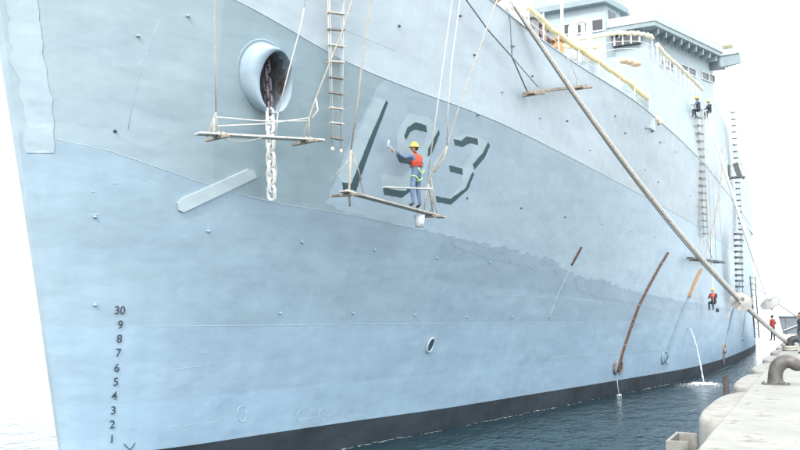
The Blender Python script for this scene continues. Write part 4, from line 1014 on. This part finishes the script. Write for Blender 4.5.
def person(label,loc,rotz,pose,cols,helmet=None,vest=None,tilt=(0,0,0),scale=1,cat='person',headrot=0,group=None,hair=True,harness=False):
    J=dict(STAND); J.update(pose)
    Mx=Matrix.Rotation(rotz,4,'Z')@Euler(tilt).to_matrix().to_4x4()@Matrix.Diagonal((scale,scale,scale,1))
    T=Matrix.Translation(Vector(loc))@Mx
    t=thing('person',label,cat,loc,group)
    names=list(RAD); V=[Vector(J[n]) for n in names]; E=[(names.index(a),names.index(b)) for a,b,_ in BONES]
    me=skin_mesh([tuple(v) for v in V],E,[RAD[n] for n in names],0)
    bm=bmesh.new(); bm.from_mesh(me); bpy.data.meshes.remove(me)
    # squash the trunk front to back
    order=['top','sleeve','leg','boot','skin']
    def near(p):
        best=None
        for a,b,k in BONES:
            A_,B_=Vector(J[a]),Vector(J[b]); ab=B_-A_; tt=max(0,min(1,(p-A_).dot(ab)/ab.dot(ab))); dd=(p-(A_+ab*tt)).length-.5*(RAD[a]*(1-tt)+RAD[b]*tt)
            if best is None or dd<best[0]: best=(dd,k)
        return best[1]
    for f in bm.faces: f.material_index=order.index(near(f.calc_center_median())); f.smooth=True
    nb=len(bm.faces)
    # head with face, on the neck
    h=Vector(J['head']); hr=Euler((0,0,headrot)).to_matrix()
    bh=bmesh.new(); sphere_into(bh,(0,0,0),.076,.095,.118,18,14)
    for v in bh.verts:
        if v.co.z<-.03: v.co.x*=1-.35*min(1,(-v.co.z-.03)/.09); v.co.y+=.012*min(1,(-v.co.z-.03)/.06)
        if v.co.y<-.02 and v.co.z<-.04: v.co.y*=.75
    sphere_into(bh,(0,.100,-.012),.012,.020,.024,8,6)           # nose
    for q in (-1,1):
        sphere_into(bh,(q*.078,0,-.01),.010,.020,.032,8,6)        # ears
        sphere_into(bh,(q*.030,.082,.012),.014,.010,.009,8,6)     # eyes
    sphere_into(bh,(0,.090,-.055),.024,.010,.007,8,6)             # mouth
    bmesh.ops.transform(bh,matrix=Matrix.Translation(h)@hr.to_4x4(),verts=bh.verts)
    for side in ('l','r'):
        wr=Vector(J['wr'+side]); el=Vector(J['el'+side]); dr=J.get('hd'+side); dr=Vector(dr) if dr else (wr-el)
        hand_into(bh,wr,dr,Vector((1 if side=='l' else -1,0.2,0)),J.get('curl',.5))
    tmp=bpy.data.meshes.new('h'); bh.to_mesh(tmp); bh.free(); bm.from_mesh(tmp); bpy.data.meshes.remove(tmp)
    bm.faces.ensure_lookup_table()
    for f in bm.faces[nb:]: f.material_index=4; f.smooth=True
    bmesh.ops.transform(bm,matrix=T,verts=bm.verts)
    o=frombm('body',bm,[M[cols[0]],M[cols[1]],M[cols[2]],M[cols[3]],M['skin']],t,False,False)
    for p in o.data.polygons: p.use_smooth=True
    if hair:
        bm=bmesh.new(); sphere_into(bm,(0,-.012,.012),.083,.098,.117,16,10)
        bmesh.ops.delete(bm,geom=[v for v in bm.verts if v.co.y>.03+.5*v.co.z or v.co.z<-.07],context='VERTS'); 
        bmesh.ops.transform(bm,matrix=T@Matrix.Translation(h)@hr.to_4x4(),verts=bm.verts); frombm('hair',bm,M['hair'],t,True)
    if helmet:
        bm=bmesh.new(); prof=[(.135,.028),(.132,.034),(.112,.040),(.108,.075),(.098,.110),(.078,.138),(.045,.156),(.012,.162)]
        n=22; rings=[[bm.verts.new((r*.92*math.cos(2*math.pi*i/n),r*1.05*math.sin(2*math.pi*i/n)+(.028 if (k<2 and math.sin(2*math.pi*i/n)>.3) else 0),z)) for i in range(n)] for k,(r,z) in enumerate(prof)]
        for a,b in zip(rings,rings[1:]):
            for i in range(n): bm.faces.new((a[i],a[(i+1)%n],b[(i+1)%n],b[i]))
        bm.faces.new(rings[-1]); bmesh.ops.transform(bm,matrix=T@Matrix.Translation(h)@hr.to_4x4(),verts=bm.verts)
        o=frombm('helmet',bm,M[helmet],t,True); so=o.modifiers.new('s','SOLIDIFY'); so.thickness=.006
        bm=bmesh.new(); tube_into(bm,[(0,-.09+.18*k/6,.155+.018*math.sin(math.pi*k/6)) for k in range(7)],.012,6); bmesh.ops.transform(bm,matrix=T@Matrix.Translation(h)@hr.to_4x4(),verts=bm.verts); frombm('helmet_ridge',bm,M[helmet],o,True)
    if vest:
        ch=[('waist',.165),('chest',.185),('upper',.15)]
        vs=[J['waist'],tuple(Vector(J['waist']).lerp(Vector(J['chest']),.5)),J['chest'],J['upper'],tuple(Vector(J['upper'])+(Vector(J['shl'])-Vector(J['upper']))*.75),tuple(Vector(J['upper'])+(Vector(J['shr'])-Vector(J['upper']))*.75)]
        me=skin_mesh([tuple(v) for v in vs],[(0,1),(1,2),(2,3),(3,4),(3,5)],[.165,.17,.185,.15,.095,.095],0)
        me.transform(T); me.update(); o=link('life_vest',me,M[vest],t,True)
        for hz in (.35,.75):
            c=Vector(J['waist']).lerp(Vector(J['chest']),hz); rr=.196
            bm=bmesh.new(); tube_into(bm,[(c.x+rr*1.0*math.cos(R(a)),c.y+rr*math.sin(R(a)),c.z) for a in range(0,361,20)],.009,5); bmesh.ops.transform(bm,matrix=T,verts=bm.verts); frombm('strap',bm,M['boots'],t,True)
    if harness:
        pv=Vector(J['pelvis'])
        for q,(a0,a1) in ((-1,(0,0)),(1,(0,0))):
            hi=Vector(J['hil' if q<0 else 'hir']); bm=bmesh.new()
            tube_into(bm,[Vector((hi.x+.098*math.cos(R(a)),hi.y+.105*math.sin(R(a)),hi.z-.12+.07*math.cos(R(a))*q)) for a in range(0,361,24)],.018,6); bmesh.ops.transform(bm,matrix=T,verts=bm.verts); frombm('harness_strap',bm,M['hivis'],t,True)
        bm=bmesh.new(); tube_into(bm,[pv+Vector((-.14,-.165,.12)),pv+Vector((0,-.185,-.02)),pv+Vector((.14,-.17,.10))],.018,6); bmesh.ops.transform(bm,matrix=T,verts=bm.verts); frombm('harness_strap',bm,M['hivis'],t,True)
    return t,T
# painter on the stage under the number, seen from behind, roller held out to the left
ft=Vector((19.723,9.538,6.833))
W1,T1=person('painter in red vest and yellow helmet standing on the stage, painting the hull number',(ft.x,ft.y,ft.z),R(-10),
 dict(wrl=(-.66,.22,1.50),ell=(-.42,.12,1.36),shl=(-.19,.02,1.42),hdl=(-1,.1,.05),elr=(.24,.10,1.18),wrr=(.22,.26,1.32),hdr=(0,.3,1),curl=1.0,
  hil=(-.09,0,.92),knl=(-.16,.03,.50),anl=(-.18,-.03,.09),tol=(-.27,.06,.03),hir=(.09,0,.92),knr=(.13,.04,.50),anr=(.15,-.02,.09),tor=(.17,.13,.03),head=(-.02,.05,1.67)),
 ('denim','denim','denim','boots'),helmet='helmet',vest='vest',headrot=R(40),harness=True)
hp_=T1@Vector((-.75,.23,1.51)); 
tr=thing('paint_roller','pale paint roller held out to the left in the standing painter\'s hand','paint roller',hp_)
tube('handle',[hp_+Vector((.05,-.02,-.06)),hp_+Vector((-.10,.02,.07)),hp_+Vector((-.20,.04,.12))],.012,M['white'],tr,6)
bm=bmesh.new(); q=hp_+Vector((-.22,.05,.13)); cyl_into(bm,q+Vector((-.03,0,-.10)),q+Vector((.04,0,.12)),.032,.032,10); frombm('sleeve',bm,M['bead'],tr,True)
# bucket slung under the stage
bk=Vector((19.98,9.57,6.487)); tb=thing('paint_bucket','paint-smeared white bucket slung under the stage below the standing painter','paint bucket',bk-Vector((0,0,.17)))
bm=bmesh.new(); cyl_into(bm,bk-Vector((0,0,.17)),bk+Vector((0,0,.15)),.125,.15,18); frombm('pail',bm,M['bucket'],tb,True)
bm=bmesh.new(); tube_into(bm,[bk+Vector((.152*math.cos(R(a)),.152*math.sin(R(a)),.15)) for a in range(0,361,20)],.010,6); frombm('rim',bm,M['white'],tb,True)
tube('bail',[bk+Vector((-.15,0,.14)),bk+Vector((-.10,0,.26)),bk+Vector((0,0,.31)),bk+Vector((.10,0,.26)),bk+Vector((.15,0,.14))],.008,M['steel'],tb,5)
# painter sitting on a bosun's seat
sc=Vector((56.654,5.616,4.717))
SIT=dict(pelvis=(0,0,.48),waist=(0,.01,.61),chest=(0,.04,.80),upper=(0,.05,.94),neck=(0,.06,1.02),headb=(0,.08,1.08),head=(0,.10,1.175),
 shl=(-.18,.05,.94),ell=(-.25,.18,.72),wrl=(-.20,.38,.80),shr=(.18,.05,.94),elr=(.26,.12,.70),wrr=(.18,.34,.72),
 hil=(-.09,.04,.46),knl=(-.13,.42,.48),anl=(-.14,.40,.08),tol=(-.15,.55,.02),hir=(.09,.04,.46),knr=(.13,.40,.45),anr=(.14,.30,.06),tor=(.15,.44,.0),curl=.9)
person('seated painter in red vest and yellow helmet hung over the hull behind the big hawser',(sc.x,sc.y,sc.z-.40),R(70),SIT,('dark','dark','dark','boots'),helmet='helmet',vest='vest',headrot=R(20),scale=1.1)
ts=thing('bosun_seat','small board seat on white ropes under the seated painter','hanging seat',sc+Vector((0,0,0)))
box('board',sc+Vector((0,0,-.035)),.75,.28,.05,M['horn'],ts,None,.006)
for q in (-.35,.35): tube('rope',[sc+Vector((q,0,0)),sc+Vector((q*.4,0,1.5)),sc+Vector((-.1,.1,9.5))],.02,M['ropew'],ts,5)
pk=Vector((58.581,5.608,4.205)); tk=thing('paint_can','small dark can dangling on a cord below the seated painter','paint can',pk)
bm=bmesh.new(); cyl_into(bm,pk,pk+Vector((0,0,.24)),.10,.11,12); frombm('can',bm,M['dark'],tk,True); tube('cord',[pk+Vector((0,0,.24)),pk+Vector((.05,0,.62))],.012,M['rope'],tk,5)
# two painters high at the head of the long ladder
for px,py,lab,rz,hat,bod in ((699.5,113,'upper painter in dark clothes leaning on the long ladder head, left of the pair',R(-15),'helmet','dark'),(710,116.5,'upper painter in black clothes crouched beside the ladder head, right of the pair',R(40),'helmet','dark')):
    P=Vector((48.702,4.906,15.624)); 
    if px>705: P=Vector((51.613,4.861,16.102))
    else: P=Vector((46.574,4.956,15.081))
    person(lab,(P.x,P.y,P.z-.1),rz,{k:(v if not isinstance(v,tuple) else (v[0],v[1]*.8,v[2])) for k,v in SIT.items()},(bod,'denim' if px<705 else 'dark','dark','boots'),helmet=hat,headrot=R(15),scale=.88)
# people on the quay
q=Vector((62.298,2.385,2.2))
person('person in a dark red jacket standing on the far quay behind the second bollard',(q.x,q.y,2.2),R(-35),dict(elr=(.23,-.04,1.15),wrr=(.2,.16,1.05),anl=(-.12,.08,.09),tol=(-.13,.24,.03)),('red','red','dark','boots'),scale=1.02)
q=Vector((40.45,0.398,2.2))
person('person in dark clothes cut off by the right edge of the photo',(q.x,q.y,2.2),R(20),dict(),('dark','dark','denim','boots'),helmet=None,scale=1.05)
